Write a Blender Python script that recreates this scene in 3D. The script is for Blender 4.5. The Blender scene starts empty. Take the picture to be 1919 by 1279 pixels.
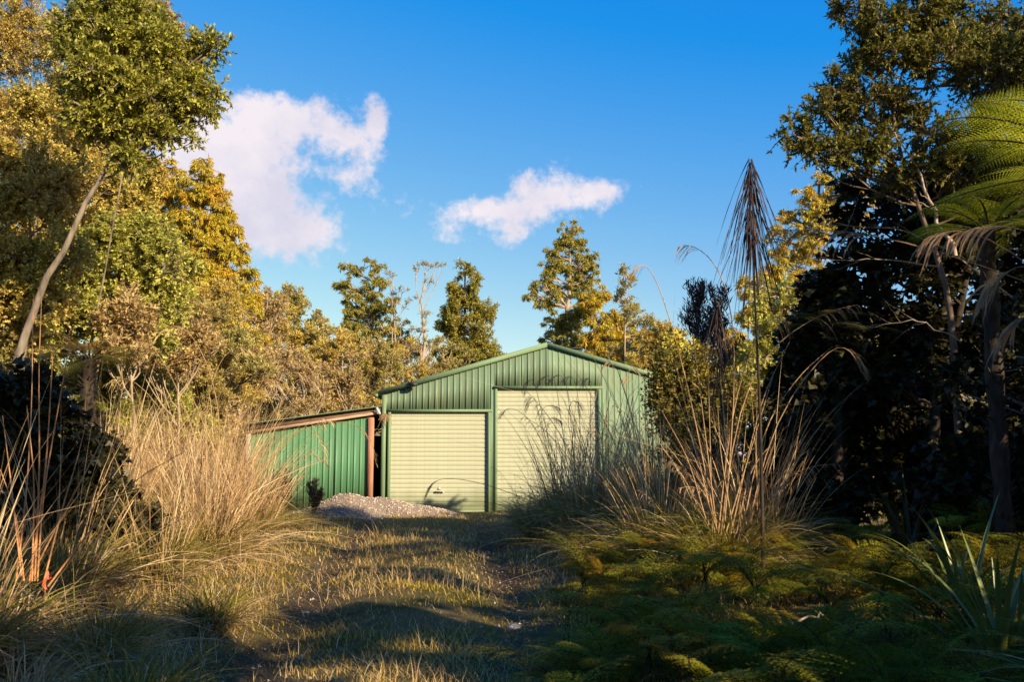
import bpy, math
import numpy as np
from math import radians as RAD, sin, cos, tan, atan, pi

sc = bpy.context.scene
COL = sc.collection
# ------------------------------------------------------------------ camera
FPX, CAMZ = 1750.0, 1.75
PITCH = atan((851 - 639.5) / FPX)
cam_d = bpy.data.cameras.new('camera')
cam = bpy.data.objects.new('camera', cam_d); COL.objects.link(cam)
cam.location = (0, 0, CAMZ)
cam.rotation_euler = (RAD(90) + PITCH, 0, 0)
cam_d.sensor_width = 36; cam_d.lens = 36 * FPX / 1919
cam_d.clip_start = 0.05; cam_d.clip_end = 3000
cam_d.dof.use_dof = True; cam_d.dof.focus_distance = 27; cam_d.dof.aperture_fstop = 4.5
sc.camera = cam
# ------------------------------------------------------------------ light
SUN_AZ, SUN_EL = RAD(180 - 43), RAD(24)          # azimuth clockwise from +Y
SKY_STRENGTH, SUN_STRENGTH, EXPOSURE = 0.05, 5.0, 1.0
sd = np.array([sin(SUN_AZ) * cos(SUN_EL), cos(SUN_AZ) * cos(SUN_EL), sin(SUN_EL)])
sl = bpy.data.lights.new('sun', 'SUN'); sl.energy = SUN_STRENGTH; sl.angle = RAD(0.5); sl.color = (1.0, 0.82, 0.55)
so = bpy.data.objects.new('sun', sl); COL.objects.link(so)
from mathutils import Vector
so.rotation_euler = Vector(sd).to_track_quat('Z', 'Y').to_euler(); so.location = (20, -20, 30)

def at(px, py, Y):
    u = (px - 959.5) / FPX; v = (639.5 - py) / FPX
    dy = cos(PITCH) - v * sin(PITCH); dz = sin(PITCH) + v * cos(PITCH)
    t = Y / dy
    return np.array([u * t, Y, CAMZ + dz * t])

wd = bpy.data.worlds.new('World'); sc.world = wd; wd.use_nodes = True
nt = wd.node_tree; N = nt.nodes; L = nt.links; N.clear()
out = N.new('ShaderNodeOutputWorld')
sky = N.new('ShaderNodeTexSky'); sky.sky_type = 'NISHITA'; sky.sun_disc = False
sky.sun_elevation = SUN_EL; sky.sun_rotation = SUN_AZ; sky.air_density = 1.0; sky.dust_density = 0.3; sky.ozone_density = 2.0
def wm(op, a, b=None, c=None):
    n = N.new('ShaderNodeMath'); n.operation = op
    for i, x in enumerate((a, b, c)):
        if x is None: continue
        if isinstance(x, (int, float)): n.inputs[i].default_value = x
        else: L.new(x, n.inputs[i])
    return n.outputs[0]
sr = N.new('ShaderNodeSeparateColor'); L.new(sky.outputs[0], sr.inputs[0]); sg = N.new('ShaderNodeCombineColor')
L.new(wm('MAXIMUM', wm('MULTIPLY', wm('SUBTRACT', sr.outputs[0], 1.10), 1.95), wm('MULTIPLY', sr.outputs[0], .12)), sg.inputs[0])      # deep saturated blue of the photograph
L.new(wm('MULTIPLY', sr.outputs[1], 1.45), sg.inputs[1])
L.new(wm('MINIMUM', wm('MULTIPLY', sr.outputs[2], 2.9), wm('MULTIPLY_ADD', sr.outputs[2], .26, 7.3)), sg.inputs[2])
bg = N.new('ShaderNodeBackground'); bg.inputs[1].default_value = SKY_STRENGTH; L.new(sg.outputs[0], bg.inputs[0])
bc = N.new('ShaderNodeBackground'); bc.inputs[1].default_value = 0.49
tc = N.new('ShaderNodeTexCoord')
sep = N.new('ShaderNodeSeparateXYZ'); L.new(tc.outputs['Generated'], sep.inputs[0])
az = wm('ARCTAN2', sep.outputs[0], sep.outputs[1]); el = wm('ARCSINE', sep.outputs[2])
cmb = N.new('ShaderNodeCombineXYZ'); L.new(az, cmb.inputs[0]); L.new(el, cmb.inputs[1])
def wnoise(scale, det, dx):
    mp = N.new('ShaderNodeMapping'); mp.inputs['Location'].default_value = (dx, dx * 2, 0); L.new(cmb.outputs[0], mp.inputs[0])
    n = N.new('ShaderNodeTexNoise'); n.inputs['Scale'].default_value = scale; n.inputs['Detail'].default_value = det
    n.inputs['Roughness'].default_value = 0.6; L.new(mp.outputs[0], n.inputs['Vector']); return n
n1 = wnoise(13, 6, 3.1); n2 = wnoise(34, 8, 1.7); n4 = wnoise(95, 8, 5.5)
CL = [(455, 300, 120, 95, 1.0), (500, 215, 75, 45, .8), (560, 235, 80, 48, .95), (625, 250, 70, 42, .9), (705, 235, 22, 42, .8), (470, 380, 110, 75, 1.05), (545, 430, 75, 45, .9),
      (650, 325, 45, 34, .4), (1030, 360, 72, 36, .9), (960, 395, 90, 26, .85), (880, 402, 75, 20, .7), (845, 430, 35, 20, .5), (1115, 355, 65, 16, .5), (960, 425, 45, 20, .6), (390, 270, 90, 70, 1.)]
tot = None
for (px, py, rx, ry, s) in CL:
    p = at(px, py, 100.0) - np.array([0, 0, CAMZ]); p /= np.linalg.norm(p)
    a0, e0 = math.atan2(p[0], p[1]), math.asin(p[2])
    dx = wm('DIVIDE', wm('SUBTRACT', az, a0), rx / FPX); dy = wm('DIVIDE', wm('SUBTRACT', el, e0), ry / FPX)
    d = wm('SQRT', wm('ADD', wm('MULTIPLY', dx, dx), wm('MULTIPLY', dy, dy)))
    m = wm('MULTIPLY', wm('SUBTRACT', 1.35, d), s)
    tot = m if tot is None else wm('SMOOTH_MAX', tot, m, 0.35)
tot = wm('MINIMUM', tot, 1.1)
dn = wm('ADD', wm('MULTIPLY_ADD', wm('SUBTRACT', n4.outputs[0], 0.5), 1.0, tot), wm('ADD', wm('MULTIPLY', wm('SUBTRACT', n1.outputs[0], 0.5), 2.6), wm('MULTIPLY', wm('SUBTRACT', n2.outputs[0], 0.5), 1.9)))
mr = N.new('ShaderNodeMapRange'); mr.interpolation_type = 'SMOOTHSTEP'
mr.inputs['From Min'].default_value = -0.15; mr.inputs['From Max'].default_value = 0.85; mr.inputs['To Max'].default_value = 0.93; L.new(dn, mr.inputs['Value'])
n3 = wnoise(9, 5, 8.3)
rp = N.new('ShaderNodeValToRGB'); L.new(n3.outputs[0], rp.inputs[0])
rp.color_ramp.elements[0].position = .34; rp.color_ramp.elements[0].color = (.76, .72, .84, 1)
rp.color_ramp.elements[1].position = .58; rp.color_ramp.elements[1].color = (1.0, .90, .93, 1)
L.new(rp.outputs[0], bc.inputs[0])
mx = N.new('ShaderNodeMixShader'); L.new(mr.outputs[0], mx.inputs[0]); L.new(bg.outputs[0], mx.inputs[1]); L.new(bc.outputs[0], mx.inputs[2])
L.new(mx.outputs[0], out.inputs[0])
vs = sc.view_settings; vs.view_transform = 'Standard'; vs.look = 'None'; vs.exposure = EXPOSURE; vs.gamma = 1; vs.use_curve_mapping = False
sc.cycles.max_bounces = 6; sc.cycles.diffuse_bounces = 3; sc.cycles.glossy_bounces = 2; sc.cycles.transmission_bounces = 3

# ------------------------------------------------------------------ helpers
def nrm(a):
    return a / np.maximum(np.linalg.norm(a, axis=-1, keepdims=True), 1e-9)
class MB:
    def __init__(s): s.V = []; s.Q = []; s.T = []; s.n = 0; s.qm = []; s.tm = []
    def add(s, V, Q=None, T=None, m=0):
        V = np.asarray(V, float).reshape(-1, 3); s.V.append(V)
        if Q is not None and len(Q): Q = np.asarray(Q, int).reshape(-1, 4); s.Q.append(Q + s.n); s.qm.append(np.full(len(Q), m))
        if T is not None and len(T): T = np.asarray(T, int).reshape(-1, 3); s.T.append(T + s.n); s.tm.append(np.full(len(T), m))
        s.n += len(V)
        return s
    def strips(s, P, S, m=0):                      # ribbons: P centre points, S half width vectors, [B,N,3]
        B, n = P.shape[:2]
        V = np.stack([P - S, P + S], 2)
        i = (np.arange(B)[:, None] * n + np.arange(n - 1)[None]) * 2
        s.add(V, np.stack([i, i + 1, i + 3, i + 2], -1), m=m); return s
    def tubes(s, P, R, k=6, m=0, cap=False):
        B, n = P.shape[:2]
        T = np.gradient(P, axis=1) if n > 1 else P; T = nrm(T)
        mt = nrm(P[:, -1:] - P[:, :1]); ref = np.where(np.abs(mt[..., 2:3]) > .6, np.array([.96, .28, 0]), np.array([0.05, 0.05, 1.])) + 0 * T
        a = nrm(np.cross(T, ref)); b = np.cross(T, a)
        an = np.arange(k) * 2 * pi / k
        V = P[:, :, None] + R[:, :, None, None] * (a[:, :, None] * np.cos(an)[:, None] + b[:, :, None] * np.sin(an)[:, None])
        base = (np.arange(B)[:, None] * n + np.arange(n - 1)[None])[..., None] * k
        j = np.arange(k); j2 = (j + 1) % k
        s.add(V, np.stack([base + j, base + j2, base + k + j2, base + k + j], -1), m=m); return s
    def leaves(s, p, d, nn, l, w, fold=.25, m=0):
        sd_ = nrm(np.cross(d, nn)); up = np.cross(sd_, d)
        l = l[:, None]; w = w[:, None]
        V = np.stack([p, p + d * l * .42 - sd_ * w + up * w * fold, p + d * l, p + d * l * .42 + sd_ * w + up * w * fold], 1)
        s.add(V, np.arange(len(p) * 4).reshape(-1, 4), m=m); return s
    def leaf3(s, p, d, nn, l, w, m=0):            # small far leaf: one triangle
        sd_ = nrm(np.cross(d, nn)) * w[:, None] * 1.8; q = p + d * l[:, None] * .3
        s.add(np.stack([q - sd_, p + d * l[:, None], q + sd_], 1), T=np.arange(len(p) * 3).reshape(-1, 3), m=m); return s
    def box(s, c, d, m=0, rz=0, bev=0):
        c = np.array(c, float); d = np.array(d, float) / 2
        if bev:                                      # chamfered along the vertical faces and caps
            V = []
            for z, k in ((-1, bev), (-1 , 0), (1, 0), (1, bev)):
                zz = z * (d[2] if k else d[2] - bev)
                for sx, sy in ((-1, -1), (1, -1), (1, 1), (-1, 1)):
                    V.append((sx * (d[0] - k), sy * (d[1] - k), zz))
            V = np.array(V); Q = [(3, 2, 1, 0), (12, 13, 14, 15)]
            for r in range(3):
                for j in range(4): Q.append((r * 4 + j, r * 4 + (j + 1) % 4, r * 4 + 4 + (j + 1) % 4, r * 4 + 4 + j))
        else:
            V = np.array([(x, y, z) for z in (-1, 1) for x, y in ((-1, -1), (1, -1), (1, 1), (-1, 1))]) * d
            Q = [(3, 2, 1, 0), (4, 5, 6, 7), (0, 1, 5, 4), (1, 2, 6, 5), (2, 3, 7, 6), (3, 0, 4, 7)]
        if rz: V = V @ np.array([[cos(rz), sin(rz), 0], [-sin(rz), cos(rz), 0], [0, 0, 1]])
        s.add(V + c, Q, m=m); return s
    def bar(s, a, b, w, h, m=0):                   # rectangular timber from a to b, width w (horizontal), height h
        a = np.array(a, float); b = np.array(b, float); t = nrm(b - a)
        ref = np.array([0, 0, 1.]) if abs(t[2]) < .9 else np.array([0, 1., 0])
        x = nrm(np.cross(t, ref)) * w / 2; z = nrm(np.cross(x, t)) * h / 2
        V = [p + sx * x + sz * z for p in (a, b) for sx, sz in ((-1, -1), (1, -1), (1, 1), (-1, 1))]
        s.add(V, [(3, 2, 1, 0), (4, 5, 6, 7), (0, 1, 5, 4), (1, 2, 6, 5), (2, 3, 7, 6), (3, 0, 4, 7)], m=m); return s
    def mesh(s, name, mats, smooth=False):
        me = bpy.data.meshes.new(name)
        V = np.concatenate(s.V); Q = np.concatenate(s.Q) if s.Q else np.zeros((0, 4), int); T = np.concatenate(s.T) if s.T else np.zeros((0, 3), int)
        me.vertices.add(len(V)); me.vertices.foreach_set('co', V.astype(np.float32).ravel())
        me.loops.add(Q.size + T.size); me.loops.foreach_set('vertex_index', np.concatenate([Q.ravel(), T.ravel()]).astype(np.int32))
        me.polygons.add(len(Q) + len(T))
        me.polygons.foreach_set('loop_start', np.concatenate([np.arange(len(Q)) * 4, len(Q) * 4 + np.arange(len(T)) * 3]).astype(np.int32))
        me.polygons.foreach_set('material_index', np.concatenate(s.qm + s.tm).astype(np.int32))
        if smooth: me.polygons.foreach_set('use_smooth', np.ones(len(me.polygons), bool))
        me.update(calc_edges=True)
        for m in (mats if isinstance(mats, (list, tuple)) else [mats]): me.materials.append(m)
        return me
    def build(s, name, mats, parent=None, smooth=False, loc=None):
        return link(name, s.mesh(name, mats, smooth), parent, loc)
def link(name, data, parent=None, loc=None, rot=None, scale=None):
    o = bpy.data.objects.new(name, data); COL.objects.link(o)
    if parent is not None: o.parent = parent
    if loc is not None: o.location = [float(x) for x in loc]
    if rot is not None: o.rotation_euler = rot
    if scale is not None: o.scale = (scale,) * 3 if isinstance(scale, (int, float)) else scale
    return o
def tag(o, label=None, cat=None, group=None, kind=None):
    if label: o['label'] = label
    if cat: o['category'] = cat
    if group: o['group'] = group
    if kind: o['kind'] = kind
    return o
def thing(name, loc, label, cat, group=None, rz=0):
    o = link(name, None, None, loc); o.rotation_euler = (0, 0, rz); o.empty_display_size = .2
    return tag(o, label, cat, group)
def kids(o): return CH.get(o.name, [])
def copy_tree(o, parent=None):
    c = o.copy(); COL.objects.link(c); c.parent = parent
    for ch in [x for x in bpy.data.objects if x.parent == o]: copy_tree(ch, c)
    return c

# ------------------------------------------------------------------ materials
def newmat(name):
    m = bpy.data.materials.new(name); m.use_nodes = True; t = m.node_tree; t.nodes.clear()
    o = t.nodes.new('ShaderNodeOutputMaterial'); p = t.nodes.new('ShaderNodeBsdfPrincipled'); t.links.new(p.outputs[0], o.inputs[0])
    return m, t, o, p
def ramp(t, fac, cols):
    r = t.nodes.new('ShaderNodeValToRGB'); t.links.new(fac, r.inputs[0])
    e = r.color_ramp.elements
    while len(e) < len(cols): e.new(.5)
    for i, c in enumerate(cols):
        pos, c = (c if isinstance(c[1], (tuple, list)) else (i / (len(cols) - 1), c))
        e[i].position = pos; e[i].color = (*c, 1)
    return r.outputs[0]
def noise(t, scale, det=4, vec=None, rough=.55):
    n = t.nodes.new('ShaderNodeTexNoise'); n.inputs['Scale'].default_value = scale; n.inputs['Detail'].default_value = det; n.inputs['Roughness'].default_value = rough
    if vec is not None: t.links.new(vec, n.inputs['Vector'])
    return n.outputs[0]
def obco(t, scale=(1, 1, 1)):
    c = t.nodes.new('ShaderNodeTexCoord'); mp = t.nodes.new('ShaderNodeMapping'); mp.inputs['Scale'].default_value = scale
    t.links.new(c.outputs['Object'], mp.inputs[0]); return mp.outputs[0]
def mixc(t, fac, a, b, mode='MIX'):
    m = t.nodes.new('ShaderNodeMix'); m.data_type = 'RGBA'; m.blend_type = mode
    for s_, x in ((m.inputs[0], fac), (m.inputs[6], a), (m.inputs[7], b)):
        if isinstance(x, (int, float)): s_.default_value = x
        elif isinstance(x, tuple): s_.default_value = (*x, 1)
        else: t.links.new(x, s_)
    return m.outputs[2]
def bump(t, p, h, s, d=.02):
    b = t.nodes.new('ShaderNodeBump'); b.inputs['Strength'].default_value = s; b.inputs['Distance'].default_value = d
    t.links.new(h, b.inputs['Height']); t.links.new(b.outputs[0], p.inputs['Normal'])
BOOST = 2.0
def leafmat(name, cols, patch=None, trans=.32, rough=.55, spec=.35, pscale=.9, perobj=None):
    m, t, o, p = newmat(name)
    g = t.nodes.new('ShaderNodeNewGeometry')
    if max(cols[-1]) > .1: cols = [tuple(min(.8, v * BOOST) for v in q) for q in cols]; patch = patch and tuple(v * BOOST for v in patch)
    c = ramp(t, g.outputs['Random Per Island'], cols)
    if patch:
        nz = noise(t, pscale, 3, obco(t))
        f = ramp(t, nz, [(.42, (0, 0, 0)), (.62, (1, 1, 1))])
        c = mixc(t, f, c, mixc(t, .6, c, patch))
    if perobj:
        oi = t.nodes.new('ShaderNodeObjectInfo'); c = mixc(t, 1.0, c, ramp(t, oi.outputs['Random'], perobj), 'MULTIPLY')
    t.links.new(c, p.inputs['Base Color']); p.inputs['Roughness'].default_value = rough; p.inputs['Specular IOR Level'].default_value = spec
    tr = t.nodes.new('ShaderNodeBsdfTranslucent'); t.links.new(c, tr.inputs[0])
    mx_ = t.nodes.new('ShaderNodeMixShader'); mx_.inputs[0].default_value = trans
    t.links.new(p.outputs[0], mx_.inputs[1]); t.links.new(tr.outputs[0], mx_.inputs[2]); t.links.new(mx_.outputs[0], o.inputs[0])
    return m
def plain(name, c1, c2, scale=4, rough=.7, bs=0, stretch=(1, 1, 1), spec=.4, det=5):
    m, t, o, p = newmat(name); v = obco(t, stretch)
    nz = noise(t, scale, det, v)
    t.links.new(ramp(t, nz, [(.35, c1), (.65, c2)]), p.inputs['Base Color'])
    p.inputs['Roughness'].default_value = rough; p.inputs['Specular IOR Level'].default_value = spec
    if bs: bump(t, p, nz, bs)
    return m
GOLD = leafmat('golden_foliage', [(.11, .095, .018), (.26, .21, .04), (.40, .32, .08)], (.30, .19, .05))
CONIF = leafmat('conifer_foliage', [(.13, .115, .012), (.27, .22, .02), (.38, .30, .035)], (.33, .18, .015), pscale=1.1)
CONIFG = leafmat('olive_conifer_foliage', [(.08, .08, .014), (.18, .155, .025), (.29, .235, .04)], (.11, .11, .018))
BROAD = leafmat('glossy_broad_leaves', [(.065, .078, .014), (.14, .145, .022), (.26, .225, .04)], (.22, .20, .03), rough=.5, spec=.3)
BROADD = leafmat('deep_glossy_leaves', [(.035, .04, .008), (.08, .082, .014), (.19, .165, .028)], (.09, .07, .015), rough=.5, spec=.3)
LIME = leafmat('yellow_green_leaves', [(.13, .135, .025), (.25, .245, .045), (.38, .33, .08)], (.16, .16, .03), rough=.5, spec=.3)
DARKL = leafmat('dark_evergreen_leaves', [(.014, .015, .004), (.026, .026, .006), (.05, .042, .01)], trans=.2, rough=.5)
OLIVE = leafmat('grey_olive_leaves', [(.11, .11, .03), (.20, .18, .05), (.28, .23, .08)], (.24, .16, .05))
RUST = leafmat('rusty_seed_foliage', [(.10, .07, .025), (.22, .15, .055), (.34, .25, .11)])
FLOWER = leafmat('yellow_gorse_flowers', [(.45, .26, .02), (.6, .38, .03), (.35, .28, .05)])
FERN = leafmat('fern_green', [(.17, .19, .012), (.28, .29, .018), (.38, .36, .03)], trans=.45, rough=.5)  # base green raised so the fronds read as backlit
FERNG = leafmat('ground_fern_green', spec=.1, cols=[(.10, .105, .008), (.16, .16, .012), (.26, .22, .018)], perobj=[(.25, .28, .3), (.55, .6, .5), (.9, .9, .8), (.75, .45, .3), (.4, .5, .4)], patch=(.20, .12, .015), trans=.35, rough=.7)
PURP = leafmat('purple_brown_narrow_leaves', [(.045, .026, .024), (.085, .05, .04)], trans=.1)
BLADE = leafmat('sedge_blades', spec=.15, cols=[(.05, .055, .007), (.10, .09, .012), (.19, .14, .03)], trans=.3, rough=.45)
STRAW = leafmat('dry_straw_blades', [(.07, .042, .018), (.22, .135, .06), (.30, .20, .10), (.42, .31, .18)], trans=.25, rough=.6)
PLUME = leafmat('dry_seed_plumes', [(.15, .085, .045), (.22, .14, .075), (.28, .19, .11)], trans=.4, rough=.8)
GRASSG = leafmat('short_green_grass', spec=.1, cols=[(.075, .062, .004), (.17, .13, .008), (.32, .235, .03)], patch=(.27, .17, .04), trans=.35, pscale=.5)
GRASSD = leafmat('dry_short_grass', spec=.1, cols=[(.19, .11, .03), (.32, .20, .065), (.44, .31, .13)], patch=(.24, .17, .04), trans=.3, pscale=.6)
FLAX = leafmat('flax_leaf', [(.05, .07, .015), (.10, .11, .025)], trans=.2, rough=.35, spec=.6)
BARK = plain('grey_brown_bark', (.09, .07, .05), (.25, .20, .15), 9, .9, .6, (1, 1, .3))
BARKP = plain('pale_bark', (.24, .17, .11), (.42, .32, .23), 9, .85, .4, (1, 1, .3))
BARKR = plain('reddish_brown_bark', (.07, .045, .03), (.19, .125, .085), 9, .9, .5, (1, 1, .3))
BARKD = plain('dark_bark', (.018, .012, .008), (.055, .038, .024), 12, .95, .7, (1, 1, .4))
STALK = plain('tan_stalk', (.26, .15, .07), (.42, .26, .13), 6, .6)

def metal(name, c1, c2, rough=.55, streak=.5):
    m, t, o, p = newmat(name)
    nz = noise(t, 3, 5, obco(t, (6, 6, .5)))
    c = ramp(t, nz, [(.3, c1), (.7, c2)])
    n2_ = noise(t, 1.3, 6, obco(t)); d = ramp(t, n2_, [(.45, (0, 0, 0)), (.75, (1, 1, 1))])
    f = t.nodes.new('ShaderNodeMath'); f.operation = 'MULTIPLY'; t.links.new(d, f.inputs[0]); f.inputs[1].default_value = streak
    c = mixc(t, f.outputs[0], c, mixc(t, .6, c, (.20, .17, .10)))
    # splashed dirt near the ground (wear with its own shape)
    tc_ = t.nodes.new('ShaderNodeNewGeometry'); sx = t.nodes.new('ShaderNodeSeparateXYZ'); t.links.new(tc_.outputs['Position'], sx.inputs[0])
    ad = t.nodes.new('ShaderNodeMath'); ad.operation = 'MULTIPLY_ADD'; t.links.new(n2_, ad.inputs[0]); ad.inputs[1].default_value = -.9; t.links.new(sx.outputs[2], ad.inputs[2])
    mr_ = t.nodes.new('ShaderNodeMapRange'); t.links.new(ad.outputs[0], mr_.inputs[0]); mr_.inputs[1].default_value = -.3; mr_.inputs[2].default_value = .25; mr_.inputs[3].default_value = .7; mr_.inputs[4].default_value = 0
    c = mixc(t, mr_.outputs[0], c, (.10, .13, .05))
    t.links.new(c, p.inputs['Base Color']); p.inputs['Roughness'].default_value = rough; p.inputs['Specular IOR Level'].default_value = .2
    bump(t, p, noise(t, 2.5, 2, obco(t)), .08, .015)
    return m
M_WALL = metal('green_painted_steel', (.145, .21, .135), (.165, .235, .15))
M_TRIM = metal('green_trim_steel', (.135, .21, .118), (.155, .235, .133), .5)
M_LEAN = metal('bright_green_steel', (.085, .21, .11), (.105, .25, .135), .55, .3)
M_DOOR = metal('cream_roller_steel', (.37, .375, .27), (.42, .425, .31), .6, .22)
M_ROOF = metal('weathered_roof_steel', (.12, .21, .12), (.15, .25, .145))
M_DARK = plain('dark_plastic', (.02, .02, .02), (.035, .035, .035), 5, .5)
M_WOODR = plain('reddish_timber', (.30, .13, .08), (.44, .21, .13), 3, .8, .3, (8, 8, .6))
M_WOODP = plain('pale_weathered_timber', (.26, .17, .11), (.42, .29, .20), 3, .8, .3, (.6, 8, 8))
M_WOODB = plain('brown_aged_timber', (.09, .05, .035), (.17, .10, .07), 3, .85, .3, (.6, 8, 8))
M_GREYP = plain('pale_grey_post', (.35, .32, .29), (.55, .50, .46), 5, .85, .3, (4, 4, .6))
M_STONE = leafmat('crushed_stone', [(.09, .07, .05), (.17, .135, .10), (.27, .225, .175)], trans=0, rough=.9)
M_GALV = plain('galvanised_steel', (.45, .45, .45), (.6, .6, .6), 8, .4)
M_RED = plain('red_tape', (.62, .06, .02), (.75, .09, .03), 4, .5)
# ------------------------------------------------------------------ ground
def rutL(y): return -2.26 - .095 * (y - 8.8)
def rutR(y): return .11 - .06 * (y - 9.9)
def vnoise(x, y, seed=0):
    x = np.asarray(x, float); y = np.asarray(y, float)
    a = 0
    for k, (fx, fy, ph, am) in enumerate([(.9, 1.3, 1.1, .5), (2.1, -1.7, 4.2, .28), (-3.7, 2.9, .7, .17), (5.9, 6.3, 2.6, .1), (1.3, .45, 5.1, .5)]):
        a = a + am * np.sin(fx * x + fy * y + ph + seed + 1.7 * np.sin(.8 * y * fx * .5 + seed * 1.3 + .9 * x * .4))
    return a
def rutmask(x, y):
    g = lambda d, w: np.exp(-(d / w) ** 2)
    m = np.maximum(g(x - rutL(y) - .1 * vnoise(x * 0, y, 3), .34), g(x - rutR(y) - .1 * vnoise(x * 0, y, 6), .34))
    return m * np.clip((y + 2) / 3, 0, 1) * np.clip((27.5 - y) / 3, 0, 1)
def gh(x, y):
    x = np.asarray(x, float); y = np.asarray(y, float)
    near = np.clip((26.5 - y) / 4, 0, 1)
    h = .05 * vnoise(x, y) * np.clip((28 - y) / 6, .25, 1) - .10 * rutmask(x, y)
    c = (rutL(y) + rutR(y)) / 2
    h = h + .06 * np.exp(-((x - c) / .7) ** 2) * near
    h = h + .28 * np.clip((x - c - 2.6) / 1.6, 0, 1) * near + .22 * np.clip((c - 2.6 - x) / 1.8, 0, 1) * near
    return h
ax = lambda a, b, s: np.arange(a, b, s)
gx = np.unique(np.round(np.concatenate([-np.geomspace(400, 14, 22), ax(-14, 12, .2), np.geomspace(12, 400, 22)]), 3))
gy = np.unique(np.round(np.concatenate([-np.geomspace(300, 4, 18), ax(-4, 31, .2), np.geomspace(31, 700, 26)]), 3))
X, Y_ = np.meshgrid(gx, gy); Z = gh(X, Y_)
g = MB(); nx = len(gx); ny = len(gy)
i = (np.arange(ny - 1)[:, None] * nx + np.arange(nx - 1)[None])
g.add(np.stack([X, Y_, Z], -1), np.stack([i, i + 1, i + 1 + nx, i + nx], -1))
m, t, o, p = newmat('earth_and_moss')
co = obco(t); a = t.nodes.new('ShaderNodeAttribute'); a.attribute_name = 'bare'
n1_ = noise(t, 3.5, 8, co); n2_ = noise(t, .7, 4, co); n3_ = noise(t, 45, 3, co)
veg = ramp(t, n1_, [(.3, (.035, .035, .012)), (.5, (.075, .07, .02)), (.7, (.15, .11, .045))])
veg = mixc(t, ramp(t, n2_, [(.45, (0, 0, 0)), (.6, (1, 1, 1))]), veg, (.14, .10, .045))
dirt = ramp(t, n3_, [(.35, (.035, .024, .013)), (.6, (.08, .057, .034)), (.76, (.17, .13, .09))])
t.links.new(mixc(t, a.outputs['Fac'], veg, dirt), p.inputs['Base Color']); p.inputs['Roughness'].default_value = .95; p.inputs['Specular IOR Level'].default_value = .15
bump(t, p, n3_, .8, .03)
ground = g.build('ground', m, smooth=True); tag(ground, 'earth and moss ground with two worn wheel ruts', kind='structure')
at_ = ground.data.attributes.new('bare', 'FLOAT', 'POINT')
at_.data.foreach_set('value', np.clip(rutmask(X, Y_) * 1.1 * np.clip(.75 + .6 * vnoise(X, Y_, 9), .2, 1), 0, 1).astype(np.float32).ravel())

# ------------------------------------------------------------------ big shed
Y0 = 28.7
def sx(px): return at(px, 851, Y0)[0]
def sz(py): return at(960, py, Y0)[2]
XL, XR_, XLc = sx(716), sx(1027), None
XRc = XR_ + (XR_ - XL)                      # symmetric
ZR = sz(646); SL = (sz(646) - sz(735)) / (XR_ - sx(716))
def zr(x): return ZR - SL * abs(x - XR_)
shed = thing('shed', (XR_, Y0 + .0, 0), 'big green steel shed with two cream roller doors and a low gable', 'shed')
ORG = np.array([XR_, Y0, 0.])
D1 = (sx(732), sx(914), sz(773)); D2 = (sx(932), sx(1122), sz(729.5))
ZF = -.05
PIT = .19
def ribs(x0, x1, zb, zt, org, mat, parent, name='wall_sheet', y=0., pit=PIT, phase=0., ribh=.02):
    """one roll formed sheet: flat pans and narrow ribs, as a shell with return depth"""
    xs = [x0, x1]; ys = {}
    k0 = int(np.floor((x0 - phase) / pit)) - 1
    prof = []
    for k in range(k0, k0 + int((x1 - x0) / pit) + 4):
        c = phase + k * pit
        prof += [(c - .019, 0), (c - .011, -ribh), (c + .011, -ribh), (c + .019, 0), (c + pit / 2 - .02, 0), (c + pit / 2, -.0015), (c + pit / 2 + .02, 0)]
    px = np.array([q[0] for q in prof]); py_ = np.array([q[1] for q in prof]); oi = np.argsort(px); px = px[oi]; py_ = py_[oi]
    xs = np.unique(np.concatenate([[x0, x1], px[(px > x0) & (px < x1)], [XR_] if x0 < XR_ < x1 else []])); yy = np.interp(xs, px, py_) + y
    n = len(xs); zbv = np.array([zb(x) for x in xs]); ztv = np.array([zt(x) for x in xs])
    f = np.stack([xs, yy, zbv], -1); b = np.stack([xs, yy, ztv], -1)
    f2 = f + [0, .012, 0]; b2 = b + [0, .012, 0]
    V = np.concatenate([f, b, f2, b2]) + [0, org[1], 0] - [org[0], org[1], 0]
    j = np.arange(n - 1)
    Q = [np.stack([j, j + 1, n + j + 1, n + j], -1), np.stack([2 * n + j + 1, 2 * n + j, 3 * n + j, 3 * n + j + 1], -1), np.stack([2 * n + j, 2 * n + j + 1, j + 1, j], -1), np.stack([n + j, n + j + 1, 3 * n + j + 1, 3 * n + j], -1)]
    mb = MB().add(V, np.concatenate(Q + [[(0, n, 3 * n, 2 * n)], [(n - 1, 3 * n - 1, 4 * n - 1, 2 * n - 1)]]))
    return mb.build(name, mat, parent)
def run(x0, x1, zb, w=.76):
    n = max(1, round((x1 - x0) / w)); e = np.linspace(x0, x1, n + 1)
    for a_, b_ in zip(e[:-1], e[1:]):
        ribs(a_ + .001, b_ - .001, zb, lambda x: zr(x) - .10, ORG, M_WALL, shed, phase=XL + .1)
run(XL + .10, D1[0] - .10, lambda x: ZF) if D1[0] - XL > .3 else None
run(XL + .09, D1[1] + .06, lambda x: D1[2] + .09)
run(D1[1] + .06, D2[0] - .09, lambda x: ZF)
run(D2[0] - .09, D2[1] + .09, lambda x: D2[2] + .09)
run(D2[1] + .09, XRc - .09, lambda x: ZF)
def part_box(name, mat, parent, org, c, d, bev=0, rz=0):
    return MB().box(np.array(c) - org, d, bev=bev, rz=rz).build(name, mat, parent)
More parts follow.
